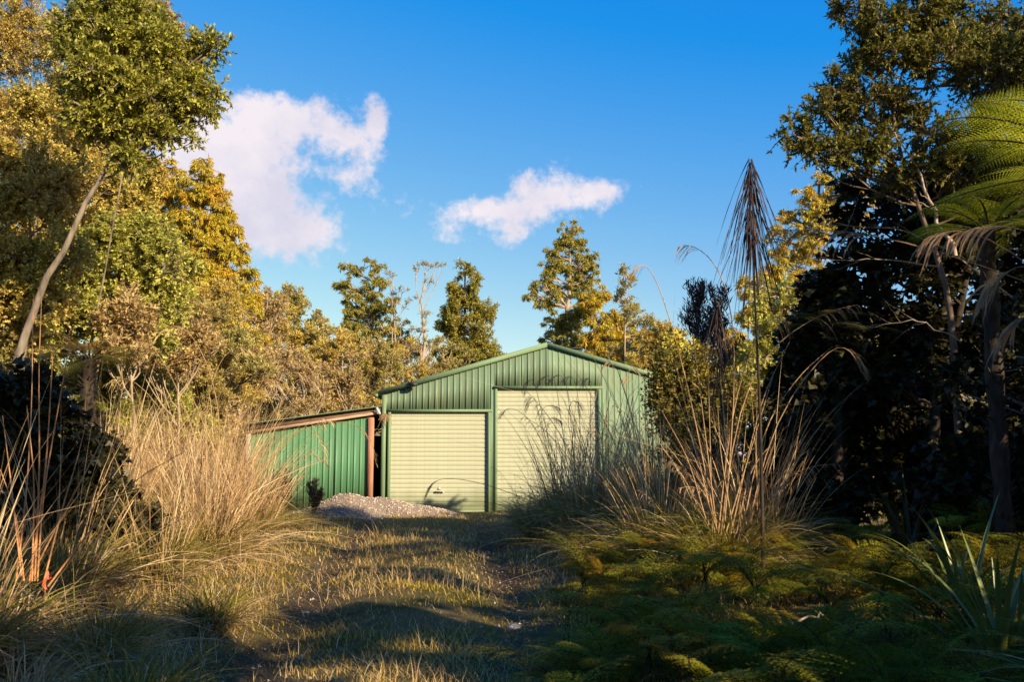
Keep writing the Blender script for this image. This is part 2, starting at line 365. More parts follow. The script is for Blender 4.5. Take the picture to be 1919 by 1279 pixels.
# jambs, header trims and corner flashings
def jamb(x, z1, w=.09, name='door_jamb'): part_box(name, M_TRIM, shed, ORG, (x, Y0 + .02, (ZF + z1) / 2), (w, .11, z1 - ZF), bev=.006)
jamb(D1[0] - .05, D1[2], .09); jamb(D1[1] + .045, D1[2], .09); jamb(D2[0] - .045, D2[2]); jamb(D2[1] + .045, D2[2])
for nm, (a_, b_, z_) in (('door_header', D1), ('door_header', D2)):
    part_box(nm, M_TRIM, shed, ORG, ((a_ + b_) / 2, Y0 + .012, z_ + .045), (b_ - a_ + .26, .12, .08), bev=.006)
for x in (XL + .04, XRc - .04):
    part_box('corner_flashing', M_TRIM, shed, ORG, (x, Y0 + .02, (ZF + zr(x) - .1) / 2), (.13, .13, zr(x) - .1 - ZF), bev=.008)
# narrow post strip between corner and first door
DEP = 11.0
# side and back walls
for s_, x in ((-1, XL), (1, XRc)):
    part_box('side_wall', M_WALL, shed, ORG, (x, Y0 + DEP / 2 + .09, (ZF + zr(x) - .02) / 2), (.05, DEP - .1, zr(x) - .06 - ZF))
part_box('back_wall', M_WALL, shed, ORG, (XR_, Y0 + DEP, (ZF + zr(XL)) / 2), (XRc - XL - .1, .05, zr(XL) - ZF))
part_box('floor_slab', M_GREYP, shed, ORG, (XR_, Y0 + DEP / 2, -.04), (XRc - XL - .2, DEP - .2, .1))
# roof sheets each side with ribs running down the slope, ridge capping, barge capping
for s_ in (-1, 1):
    OV = .14
    xe = XL - OV if s_ < 0 else XRc + OV
    ze = ZR - SL * abs(xe - XR_)
    n = 15; w = (DEP + .1) / n
    for k in range(n):
        y0 = Y0 + .04 + k * w
        ys_ = []; zz = []
        for q in range(4):
            c = y0 + (q + .5) * w / 4
            for dy_, dz_ in ((-w / 8, 0), (-.03, 0), (-.018, .03), (.018, .03), (.03, 0)): ys_.append(c + dy_); zz.append(dz_)
        ys_.append(y0 + w - .001); zz.append(0)
        ys_ = np.array(ys_); zz = np.array(zz); nn = len(ys_)
        A = np.stack([np.full(nn, XR_), ys_, ZR + zz - .0], -1); B = np.stack([np.full(nn, xe), ys_, ze + zz], -1)
        V = np.concatenate([A, B, A - [0, 0, .015], B - [0, 0, .015]]) - ORG; j = np.arange(nn - 1)
        MB().add(V, np.concatenate([np.stack([j, j + 1, nn + j + 1, nn + j], -1), np.stack([2 * nn + j, 2 * nn + j + 1, 3 * nn + j + 1, 3 * nn + j], -1), np.stack([nn + j, nn + j + 1, 3 * nn + j + 1, 3 * nn + j], -1)])).build('roof_sheet', M_ROOF, shed)
    a_ = np.array([XR_, Y0 - .05, ZR - .01]) - ORG; b_ = np.array([xe, Y0 - .05, ze - .01]) - ORG
    MB().bar(a_, b_, .05, .15).build('barge_capping', M_TRIM, shed)
    # eaves gutter
    part_box('gutter', M_TRIM, shed, ORG, (xe + s_ * .06, Y0 + DEP / 2, ze - .07), (.11, DEP + .2, .10), bev=.02)
part_box('ridge_capping', M_TRIM, shed, ORG, (XR_, Y0 + DEP / 2 + .05, ZR + .04), (.34, DEP + .1, .03), bev=.008)
# roof vent behind the barge, right of the ridge
vx = sx(1078); v = MB().box((vx - XR_, 1.2, zr(vx) + .10), (.55, .5, .22), bev=.04); v.box((vx - XR_, 1.2, zr(vx) + .235), (.65, .6, .04), bev=.01)
v.build('roof_vent', M_DARK, shed)
# flood light on the barge
fx = sx(775); fl = MB().box((fx - XR_, -.28, zr(fx) - .06), (.26, .14, .12), bev=.02).box((fx - XR_ - .05, -.23, zr(fx) - .0), (.05, .10, .16)).box((fx - XR_ + .01, -.36, zr(fx) - .07), (.2, .03, .08)).build('flood_light', M_DARK, shed)
# roller doors
def roller(D, nslat, name, lab):
    w = D[1] - D[0] + .04; cx = (D[0] + D[1]) / 2; h = D[2] - ZF - .07
    yd = Y0 + .085
    rd = link('roller_door', MB().box((0, 0, -.02), (w, .045, .09), bev=.008).mesh('bottom_rail', M_DOOR), shed, (cx - XR_, yd - Y0, ZF + .07))
    rd['label'] = lab
    ph = h / nslat; me = None
    a = np.array([0, .06, .14, .5, .80, .88, .93, 1.])
    prof_z = a * ph; prof_y = np.array([.0, -.010, -.014, -.0155, -.014, -.008, .006, .0])
    nn = len(a)
    V = np.concatenate([np.stack([np.full(nn, -w / 2), prof_y, prof_z], -1), np.stack([np.full(nn, w / 2), prof_y, prof_z], -1)])
    j = np.arange(nn - 1); mb = MB().add(V, np.stack([j, nn + j, nn + j + 1, j + 1], -1))
    back = V[[0, nn - 1, nn, 2 * nn - 1]] + [0, .012, 0]
    mb.add(back, [(0, 1, 3, 2)])
    me = mb.mesh('slat', M_DOOR, False)
    for k in range(nslat):
        o_ = link('slat', me, rd, (0, 0, .0 + k * ph))
    return rd, h
rd1, h1 = roller(D1, 22, 'roller_door', 'shorter cream roller door with a small lock')
rd2, h2 = roller(D2, 28, 'roller_door', 'taller cream roller door behind the sedges')
# header drum hood visible as dark reveal
for D in (D1, D2): part_box('roller_hood', M_TRIM, shed, ORG, ((D[0] + D[1]) / 2, Y0 + .30, D[2] + .22), (D[1] - D[0] + .1, .3, .5))
# lock bar and small triangular logo on first door
lx, lz = at(823, 923, Y0 + .05)[0] - D1[0] - (D1[1] - D1[0]) / 2, at(823, 923, Y0 + .05)[2] - ZF - .07
lk = MB().box((lx, -.035, lz), (.30, .02, .055), bev=.006)
lk.build('lock_plate', M_GREYP, rd1)
lh = MB().box((lx, -.052, lz), (.20, .018, .03), bev=.004)
for k in (-.09, 0, .09): lh.box((lx + k, -.06, lz), (.03, .02, .045))
lh.build('lock_handle', M_DARK, rd1)
tv = np.array([(lx - .06, -.034, lz + .07), (lx + .06, -.034, lz + .07), (lx, -.034, lz + .17)]); tb = tv + [0, .008, 0]
MB().add(np.concatenate([tv, tb]), Q=[(0, 3, 4, 1), (1, 4, 5, 2), (2, 5, 3, 0)], T=[(0, 1, 2)]).build('triangular_badge', M_GREYP, rd1)

# ------------------------------------------------------------------ lean-to
LO = np.array([sx(590), Y0 - .1, 0.])
lean = thing('lean_to', LO, 'open sided timber lean-to with bright green sheet wall beside the shed', 'lean-to')
def P(px, py, Y): return at(px, py, Y) - LO
YL = Y0 - .25
lt = lambda x: np.interp(x, [sx(470), sx(692)], [sz(811), sz(783)])
x0, x1 = sx(470), sx(691); n = 7; e = np.linspace(x0, x1, n + 1)
XR_save = XR_; 
for a_, b_ in zip(e[:-1], e[1:]): ribs(a_ + .001, b_ - .001, lambda x: -.05, lt, LO, M_LEAN, lean, y=-.10, phase=x0 + .05, pit=.185)
MB().bar(P(696, 783, YL), np.array([P(696, 783, YL)[0], P(696, 783, YL)[1], -.05]), .17, .12).build('timber_post', M_WOODR, lean)
pq = P(466, 812, YL); MB().bar(pq, np.array([pq[0], pq[1], -.05]), .13, .12).build('timber_post', M_GREYP, lean)
pq = P(404, 822, YL + .1); MB().bar(pq, np.array([pq[0], pq[1], -.05]), .11, .11).build('timber_post', M_GREYP, lean)
MB().bar(P(400, 821, YL - .06), P(712, 774, YL - .06), .05, .075).build('rafter', M_WOODP, lean)['label'] = 'pale weathered front rafter'
MB().bar(P(398, 812, YL + .02), P(713, 768.5, YL + .02), .06, .20).build('fascia_board', M_WOODB, lean)
for k in range(1, 6): MB().bar(P(400, 818, YL) + [0, k * 1.7, 0], P(713, 773, YL) + [0, k * 1.7, 0], .05, .15).build('rafter', M_WOODB, lean)
for k in range(6):
    a_ = P(402 + k * 60, 809.5 - k * 8.4, YL); MB().bar(a_ + [0, -.02, 0], a_ + [0, 9.2, 0], .07, .05).build('purlin', M_WOODB, lean)
# roof sheets over the lean-to, corrugations run down the slope
a_ = P(395, 803.5, YL - .18); b_ = P(714, 761.5, YL - .18)
for k in range(12):
    yy = np.linspace(0, .78, 33) + k * .78; zz = .013 * np.sin(yy * 2 * pi / .0975)
    A = np.stack([np.full(33, a_[0]), a_[1] + yy, a_[2] + zz], -1); B = np.stack([np.full(33, b_[0]), b_[1] + yy, b_[2] + zz], -1)
    V = np.concatenate([A, B, A - [0, 0, .012], B - [0, 0, .012]]); j = np.arange(32); nn = 33
    MB().add(V, np.concatenate([np.stack([j, j + 1, nn + j + 1, nn + j], -1), np.stack([2 * nn + j, 2 * nn + j + 1, 3 * nn + j + 1, 3 * nn + j], -1), [(0, nn, 3 * nn, 2 * nn)]])).build('roof_sheet', M_ROOF, lean, True)
MB().bar(P(706, 764.5, YL - .2), P(712, 777, YL - .2), .05, .07).build('bracket', M_GALV, lean)
# back and side of lean-to so the gap reads dark
part_box('back_wall', M_LEAN, lean, LO, ((sx(470) + sx(712)) / 2, Y0 + 8.6, 1.2), (sx(712) - sx(470), .04, 2.5))
part_box('side_wall', M_LEAN, lean, LO, (sx(470), Y0 + 4.2, 1.0), (.04, 8.4, 2.0))
# dry bundle hanging at the corner bracket
rng = np.random.default_rng(3)
b0 = at(722, 776, Y0 - .3)
bt = thing('dry_grass_bundle', b0, 'small dry tangle of grass caught at the top corner beside the shorter door', 'grass bundle')
th = rng.uniform(0, 2 * pi, 60); tt = np.linspace(0, 1, 4)[None, :, None]
dr = np.stack([np.cos(th), np.sin(th) * .5, rng.uniform(-1, .5, 60)], -1)[:, None] * rng.uniform(.08, .26, 60)[:, None, None]
Pp = dr * tt + np.array([0, 0, -.16]) * tt ** 2; MB().strips(Pp, np.broadcast_to(np.array([.006, 0, .002]), Pp.shape)).build('dead_stems', PLUME, bt)

# ------------------------------------------------------------------ gravel heap
M_HEAP = leafmat('pale_crushed_stone', [(.10, .075, .055), (.20, .155, .12), (.31, .25, .20)], trans=0, rough=.9)
rng = np.random.default_rng(11)
hc = at(655, 950, Y0 - 1.5); HO = np.array([hc[0], Y0 - 1.5, 0.])
heap = thing('gravel_heap', HO, 'low heap of pale crushed gravel in front of the green lean-to wall', 'gravel heap')
def hh(x, y):
    a1 = .62 * np.exp(-(((x + .25) / 1.05) ** 2 + (y / .75) ** 2) ** .8) + .40 * np.exp(-(((x - 1.25) / 1.2) ** 2 + ((y - .05) / .7) ** 2)) + .13 * np.exp(-(((x - 2.6) / 1.0) ** 2 + ((y) / .7) ** 2))
    return a1 + .03 * vnoise(x * 3, y * 3, 4) - .10
gx_ = np.linspace(-2.6, 4.4, 110); gy_ = np.linspace(-2.0, 1.25, 55); XX, YY = np.meshgrid(gx_, gy_); ZZ = np.maximum(hh(XX, YY), -.2)
i = (np.arange(54)[:, None] * 110 + np.arange(109)[None])
gm = plain('gravel_body', (.13, .10, .08), (.27, .215, .175), 30, .95, .9)
MB().add(np.stack([XX, YY, ZZ], -1), np.stack([i, i + 1, i + 111, i + 110], -1)).build('gravel_mound', gm, heap, True)
def stones(n, pos, smin, smax, rng):
    s = rng.uniform(0, 1, n) ** 3 * (smax - smin) + smin
    base = np.array([(1, 0, 0), (-1, 0, 0), (0, 1, 0), (0, -1, 0), (0, 0, 1), (0, 0, -1.)])
    V = base[None] * rng.uniform(.6, 1.3, (n, 6, 3)) + rng.uniform(-.25, .25, (n, 6, 3)); V = V * s[:, None, None]
    V[..., 2] *= .75; V += pos[:, None]
    T = np.array([(0, 2, 4), (2, 1, 4), (1, 3, 4), (3, 0, 4), (2, 0, 5), (1, 2, 5), (3, 1, 5), (0, 3, 5)])
    return V.reshape(-1, 3), (T[None] + np.arange(n)[:, None, None] * 6).reshape(-1, 3)
n = 9000; xs = rng.uniform(-2.5, 4.3, n); ys = rng.uniform(-1.9, 1.15, n); zs = hh(xs, ys); k = zs > -.03; xs, ys, zs = xs[k], ys[k], zs[k]
V, T = stones(len(xs), np.stack([xs, ys, zs], -1), .012, .05, rng)
tag(MB().add(V, T=T).build('gravel_stones', M_HEAP, heap), kind='stuff')
# loose stones along the wheel ruts
n = 1000; ys = 5.5 + 21 * rng.uniform(0, 1, n) ** 1.5; sd_ = rng.integers(0, 2, n); xs = np.where(sd_, rutR(ys), rutL(ys)) + rng.normal(0, .22, n)
V, T = stones(n, np.stack([xs, ys, gh(xs, ys) + .004], -1), .006, .028, rng)
tag(MB().add(V, T=T).build('rut_gravel', M_STONE), 'scattered small stones pressed into the wheel ruts', kind='stuff')
def rock(px, py, Y, s, lab):
    c = at(px, py, Y); x, y = c[0], c[1]
    bmv = []; n1, n2 = 7, 10
    for a in range(n1):
        for b in range(n2):
            ph = pi * a / (n1 - 1); th_ = 2 * pi * b / n2; r = s * (1 + .22 * sin(3.1 * th_ + a) + .12 * cos(5 * ph + 2 * th_))
            bmv.append((r * sin(ph) * cos(th_) * 1.3, r * sin(ph) * sin(th_), r * cos(ph) * .5))
    Q = [(a * n2 + b, a * n2 + (b + 1) % n2, (a + 1) * n2 + (b + 1) % n2, (a + 1) * n2 + b) for a in range(n1 - 1) for b in range(n2)]
    o_ = MB().add(bmv, Q).build('stone', plain('pale_stone', (.35, .32, .32), (.55, .5, .5), 6, .8, .3), None, True, (x, y, float(gh(x, y)) + s * .3)); tag(o_, lab, 'stone')
rock(963, 1162, 9.85, .055, 'pale fist sized stone lying in the darker wheel rut')
# ------------------------------------------------------------------ trees
def rdir(rng, shape, up=0.):
    d = rng.normal(size=(*shape, 3)); d = nrm(d); d[..., 2] += up; return nrm(d)
def bez(a, b, c, n):
    t = np.linspace(0, 1, n)[None, :, None]
    return (1 - t) ** 2 * a[:, None] + 2 * t * (1 - t) * b[:, None] + t ** 2 * c[:, None]
# style: ll leaf length, lw half width, cr clump radius, tw twigs, lf leaves per twig, up twig up bias, dr twig droop, hang leaf hang, k clumps per unit
STY = {
 'conifer': dict(ll=.16, lw=.0085, cr=.27, tw=8, lf=15, up=.75, dr=.55, hang=.75, rand=.65, k=1.0),
 'olive':   dict(ll=.11, lw=.014, cr=.46, tw=11, lf=19, up=.5, dr=.1, hang=.15, rand=.8, k=1.0),
 'broad':   dict(ll=.072, lw=.015, cr=.44, tw=8, lf=21, up=.35, dr=.12, hang=.1, rand=.62, k=1.0),
 'scrub':   dict(ll=.095, lw=.011, cr=.42, tw=12, lf=19, up=.8, dr=.0, hang=-.2, rand=.7, k=1.0),
 'sparse':  dict(ll=.12, lw=.018, cr=.38, tw=8, lf=7, up=.9, dr=.0, hang=-.1, rand=.8, k=1.0),
 'dark':    dict(ll=.15, lw=.038, cr=.5, tw=9, lf=12, up=.2, dr=.3, hang=.3, rand=.8, k=1.0),
}
TRI = 0
def tree_mesh(blobs, sty, rng, trunk, r0, ncl, barkm, leafm, limb=.35, tops=None, tk=1.0, spread=.55, near=False):
    """blobs [(x,z,r)] metres from the trunk foot; returns (trunk_mesh, crown_mesh)"""
    st = STY[sty]; B = np.array(blobs, float)
    sub_ = []
    for x_, z_, r_ in B:
        if r_ > .45:
            for _ in range(3): a_ = rng.uniform(0, 6.28); sub_.append((x_ + .55 * r_ * cos(a_), z_ + .55 * r_ * sin(a_), r_ * rng.uniform(.38, .6)))
            sub_.append((x_, z_, r_ * .6))
        else: sub_.append((x_, z_, r_))
    B = np.array(sub_)
    W = np.abs(B[:, 0]).max()
    w = B[:, 2] ** 2; w = w / w.sum(); cnt = np.maximum(1, np.round(w * ncl)).astype(int)
    idx = np.repeat(np.arange(len(B)), cnt); C = len(idx)
    by = rng.uniform(-1, 1, len(B)) * np.maximum(B[:, 2] * spread, .0) * 1.4
    d = rdir(rng, (C,)) * (rng.uniform(.25, 1, C) ** .45)[:, None]
    d[:, 1] *= 1.35; d[:, 2] *= .9
    c = np.stack([B[idx, 0], by[idx], B[idx, 1]], -1) + d * B[idx, 2:3] * (1.12 if sty == 'conifer' else .95)
    cr = st['cr'] * np.minimum(1.0, .55 + B[idx, 2] * .5) * rng.uniform(.75, 1.25, C)
    # twigs
    T, Lf = st['tw'], st['lf']
    td = rdir(rng, (C, T), st['up']) + .5 * nrm(d)[:, None]; td = nrm(td)
    ln = cr[:, None] * rng.uniform(.6, 1.25, (C, T))
    t = rng.uniform(.18, 1, (C, T, Lf))
    dr = np.array([0, 0, -1.]) * st['dr']
    p = c[:, None, None] + ln[..., None, None] * (td[:, :, None] * t[..., None] + dr * (t ** 2)[..., None])
    tan_ = nrm(td[:, :, None] + 2 * dr * t[..., None])
    ld = nrm(tan_ * .6 + rdir(rng, (C, T, Lf)) * st['rand'] + np.array([0, 0, -1.]) * st['hang'])
    nn = nrm(rdir(rng, (C, T, Lf)) * .8 + np.array([0, 0, 1.]))
    n = C * T * Lf
    sz_ = rng.uniform(.65, 1.25, n)
    cm = (MB().leaves if near else MB().leaf3)(p.reshape(-1, 3), ld.reshape(-1, 3), nn.reshape(-1, 3), st['ll'] * sz_ * tk, st['lw'] * sz_ * tk)
    # wood
    wm_ = MB(); H = B[:, 1].max()
    tp = np.array(trunk, float)
    if tp.shape[1] == 2: tp = np.stack([tp[:, 0], np.zeros(len(tp)), tp[:, 1]], -1)
    s_ = np.linspace(0, 1, len(tp)); q = np.linspace(0, 1, 16)
    TP = np.stack([np.interp(q, s_, tp[:, i_]) for i_ in range(3)], -1); TP[1:-1] = (TP[:-2] + TP[1:-1] * 2 + TP[2:]) / 4
    TP[1:-1, :2] += rng.normal(0, r0 * .25, (14, 2)); TR = r0 * (1 - .8 * q) * (1 + .5 * np.exp(-q * 14))
    wm_.tubes(TP[None], TR[None], 9)
    # limb for every blob, secondary to every clump
    bc_ = np.stack([B[:, 0], by, B[:, 1]], -1)
    hz = np.hypot(bc_[:, 0], bc_[:, 1]); dist = np.linalg.norm(TP[None] - (bc_ - np.array([0, 0, 1]) * (limb * (hz + B[:, 2]))[:, None])[:, None], axis=-1); ki = np.clip(dist.argmin(1), 2, 15)
    a = TP[ki]; mid = (a + bc_) / 2 + np.stack([rng.normal(0, .1, len(B)), rng.normal(0, .1, len(B)), -.12 * np.linalg.norm(bc_ - a, axis=1)], -1)
    P_ = bez(a, mid, bc_, 8); P_[:, 1:-1] += rng.normal(0, .03, P_[:, 1:-1].shape) * np.linalg.norm(bc_ - a, axis=1)[:, None, None] * .6
    R_ = np.linspace(1, .3, 8)[None] * np.clip(TR[ki] * .55, .02, .16)[:, None]
    wm_.tubes(P_, R_, 6)
    a2 = P_[idx, rng.integers(3, 8, C)]; m2 = (a2 + c) / 2 + rng.normal(0, .08, (C, 3)); P2 = bez(a2, m2, c, 4); wm_.tubes(P2, np.broadcast_to(np.linspace(.028, .011, 4)[None] * (r0 / .16) ** .5, (C, 4)), 3)
    tt = np.linspace(0, 1, 3)[None, None, :, None]
    P3 = c[:, None, None] + ln[..., None, None] * (td[:, :, None] * tt + dr * tt ** 2)
    P3 = P3.reshape(-1, 3, 3); S3 = nrm(np.cross(P3[:, 2:] - P3[:, :1], rng.normal(size=(len(P3), 1, 3)))) * (np.array([.010, .007, .003]) * tk)[None, :, None]; wm_.strips(P3, S3)
    return wm_.mesh('trunk', barkm, True), cm.mesh('crown', leafm)
def px_tree(name, label, Y, base, blobs, sty, leafm, barkm, ncl, r0=.14, trunk=None, seed=0, group=None, cat='tree', tk=1., limb=.35, spread=.55, near=False):
    rng = np.random.default_rng(seed)
    b = at(base[0], base[1], Y); b[2] = 0
    if abs(b[0]) < 12 and Y < 30: b[2] = float(gh(b[0], Y)) - .03
    k = 1 / FPX * Y
    bl = [(at(x, y, Y)[0] - b[0], at(x, y, Y)[2] - b[2], r * k) for x, y, r in blobs]
    if trunk is None:
        top = max(bl, key=lambda q: q[1]); tr = [(0, 0), (top[0] * .35 + rng.normal(0, .15), top[1] * .45), (top[0], top[1])]
    else: tr = [(at(x, y, Y)[0] - b[0], at(x, y, Y)[2] - b[2]) for x, y in trunk]; tr[0] = (tr[0][0], min(tr[0][1], 0))
    o = thing(name, b, label, cat, group)
    tm_, cm_ = tree_mesh(bl, sty, rng, tr, r0, ncl, barkm, leafm, limb=limb, tk=tk, spread=spread, near=near)
    link('trunk', tm_, o); tag(link('crown', cm_, o))
    return o
def xyz_tree(name, label, x, y, h, rad, sty, leafm, barkm, ncl, seed, r0=.14, group=None, z0=.12, cat='tree', tk=1.):
    """rounded generic crown built in metres"""
    rng = np.random.default_rng(seed); bl = []
    for i_ in range(11):
        f = rng.uniform(z0, 1); w = rad * (1 - .75 * max(0, f - .45) / .55) * rng.uniform(.3, .8)
        bl.append((rng.choice([-1, 1]) * w, f * h - .4, rad * rng.uniform(.32, .5)))
    bl.append((0, h - .3, rad * .25))
    o = thing(name, (x, y, 0), label, cat, group)
    tm_, cm_ = tree_mesh(bl, sty, rng, [(0, 0), (rng.normal(0, .2), h * .5), (0, h - .5)], r0, ncl, barkm, leafm, tk=tk, spread=1.3)
    link('trunk', tm_, o); link('crown', cm_, o); return o

# --- far row behind the shed
px_tree('conifer_tree', 'twin topped dark gold conifer rising behind the roof slope of the shorter door', 50, (690, 851),
  [(662, 505, 20), (700, 498, 18), (655, 535, 26), (712, 530, 24), (685, 555, 36), (650, 575, 26), (725, 575, 26), (690, 600, 42), (650, 615, 26), (735, 615, 32), (760, 650, 28), (700, 650, 50), (650, 655, 34), (690, 710, 60)],
  'conifer', CONIFG, BARK, 480, .22, seed=1, tk=1.5)
px_tree('conifer_tree', 'bushy round topped conifer between the flat topped thin tree and the gable', 47, (872, 851),
  [(872, 512, 17), (893, 530, 17), (852, 540, 20), (875, 555, 28), (845, 575, 24), (900, 575, 28), (862, 600, 36), (908, 605, 22), (840, 615, 26), (890, 640, 42), (848, 660, 34), (915, 665, 28), (875, 700, 55)],
  'olive', CONIFG, BARK, 300, .2, seed=2, tk=1.35)
px_tree('conifer_tree', 'tallest open crowned conifer above the ridge of the shed with dark side boughs', 46, (1062, 851),
  [(1068, 430, 17), (1058, 452, 22), (1085, 462, 22), (1045, 478, 24), (1098, 490, 22), (1070, 500, 28), (1033, 510, 24), (1108, 512, 18), (1085, 530, 28), (1050, 540, 26), (1010, 535, 15), (995, 550, 14), (1025, 560, 20), (1100, 560, 24), (1045, 600, 30), (1028, 635, 22), (1085, 600, 32), (1060, 640, 40)],
  'conifer', CONIFG, BARKP, 430, .2, trunk=[(1062, 851), (1060, 640), (1066, 560), (1068, 440)], seed=3, tk=1.35)
px_tree('conifer_tree', 'broad sloping golden conifer behind the falling roof line beyond the ridge', 44, (1140, 851),
  [(1105, 560, 22), (1130, 560, 24), (1118, 590, 32), (1155, 600, 30), (1140, 630, 38), (1180, 625, 26), (1195, 655, 34), (1110, 640, 34), (1165, 670, 45), (1225, 680, 30), (1120, 690, 40)],
  'conifer', CONIF, BARK, 340, .16, seed=4, tk=1.35)
px_tree('slender_tree', 'thin see-through tree with a small round top beside the tallest conifer', 40, (1178, 851),
  [(1172, 512, 11), (1178, 535, 14), (1170, 560, 16), (1195, 575, 14), (1185, 600, 18), (1212, 610, 14), (1215, 640, 20)],
  'sparse', OLIVE, BARKP, 80, .07, seed=5, tk=1.1)
px_tree('flat_topped_tree', 'thin pale tree with flat umbrella tufts rising alone above the roof slope', 46, (795, 851),
  [(782, 506, 8), (798, 503, 10), (816, 501, 8), (828, 499, 5), (792, 531, 6), (806, 533, 5), (786, 560, 6), (800, 590, 9), (786, 615, 14), (798, 650, 20), (790, 690, 26)],
  'sparse', OLIVE, BARKP, 70, .10, seed=6, trunk=[(795, 851), (790, 700), (797, 620), (789, 560), (800, 508)], limb=2.2, tk=.8)
px_tree('flat_topped_tree', 'thin bare tree with few tufts leaning over beside the twin topped conifer', 48, (752, 851),
  [(735, 512, 8), (724, 516, 5), (742, 545, 9), (758, 541, 6), (764, 562, 5), (758, 575, 7), (752, 610, 10), (762, 650, 22), (765, 690, 30)],
  'sparse', RUST, BARKP, 60, .09, seed=7, limb=1.9, tk=.8)
px_tree('round_headed_tree', 'small round headed twiggy tree standing alone right of the great golden conifer', 42, (548, 851),
  [(548, 552, 16), (540, 568, 18), (560, 572, 18), (548, 590, 20), (545, 615, 16), (555, 640, 24)], 'sparse', OLIVE, BARKP, 120, .08, seed=8, tk=1.15)
px_tree('slender_tree', 'pale sparse tree low in the gap before the twin topped conifer', 40, (603, 851),
  [(597, 600, 12), (588, 615, 12), (610, 625, 14), (600, 645, 20), (620, 670, 26)], 'sparse', OLIVE, BARKP, 90, .08, seed=9, tk=1.1)
# --- great golden conifer and its shoulder
px_tree('conifer_tree', 'great golden weeping conifer with a ragged pointed top against the cloud', 33, (390, 851),
  [(382, 298, 11), (384, 318, 16), (398, 335, 16), (368, 340, 18), (405, 360, 22), (380, 375, 32), (350, 370, 24), (415, 395, 26), (385, 420, 42), (345, 410, 30), (428, 440, 30), (395, 470, 50), (445, 480, 26), (350, 470, 42), (425, 520, 44), (465, 525, 22), (370, 540, 55), (480, 570, 24), (430, 585, 50), (380, 640, 60), (450, 650, 50)],
  'conifer', CONIF, BARK, 1150, .2, seed=10, tk=1.15)
px_tree('conifer_tree', 'golden conifer with a blunt flat top just behind the leaning broadleaf tree', 34, (295, 851),
  [(288, 305, 16), (310, 310, 18), (330, 325, 14), (300, 335, 26), (275, 350, 24), (325, 360, 28), (295, 390, 40), (260, 420, 40), (320, 430, 44), (290, 490, 55), (300, 570, 60)],
  'conifer', CONIF, BARK, 560, .2, seed=11, tk=1.15)
# --- golden scrub behind the lean-to
MS = [(500, 600, 36, 'tall rounded scrub tree leaning on the flank of the golden conifer'), (455, 680, 34, 'dense golden scrub tree behind the arching dry sedge tops'),
      (560, 680, 37, 'golden scrub tree behind the middle of the lean-to roof'), (640, 690, 35, 'pale trunked scrub tree above the upper end of the lean-to roof'),
      (705, 690, 40, 'golden scrub tree at the left eave of the big shed'), (600, 640, 41, 'high golden scrub tree seen over the lean-to'), (735, 660, 42, 'olive scrub tree touching the rising roof slope'),
      (830, 690, 43, 'olive scrub tree hidden low behind the roof slope'), (960, 720, 46, 'olive scrub tree low behind the ridge'), (1240, 660, 38, 'golden scrub tree at the far end of the gable'), (1180, 690, 41, 'dull gold scrub tree over the far roof slope')]
for q, (px, py, Yd, lab) in enumerate(MS):
    rng = np.random.default_rng(50 + q); bl = []
    for _ in range(13):
        f = rng.uniform(0, 1); bl.append((px + rng.normal(0, 26), py - 30 + f * 150, rng.uniform(22, 40)))
    bl.append((px, py - 42, 15))
    px_tree('scrub_tree', lab, Yd, (px + rng.uniform(-15, 15), 851), bl, 'scrub', [GOLD, OLIVE, GOLD][q % 3], BARKP, 105, .09, seed=60 + q, tk=1.35)
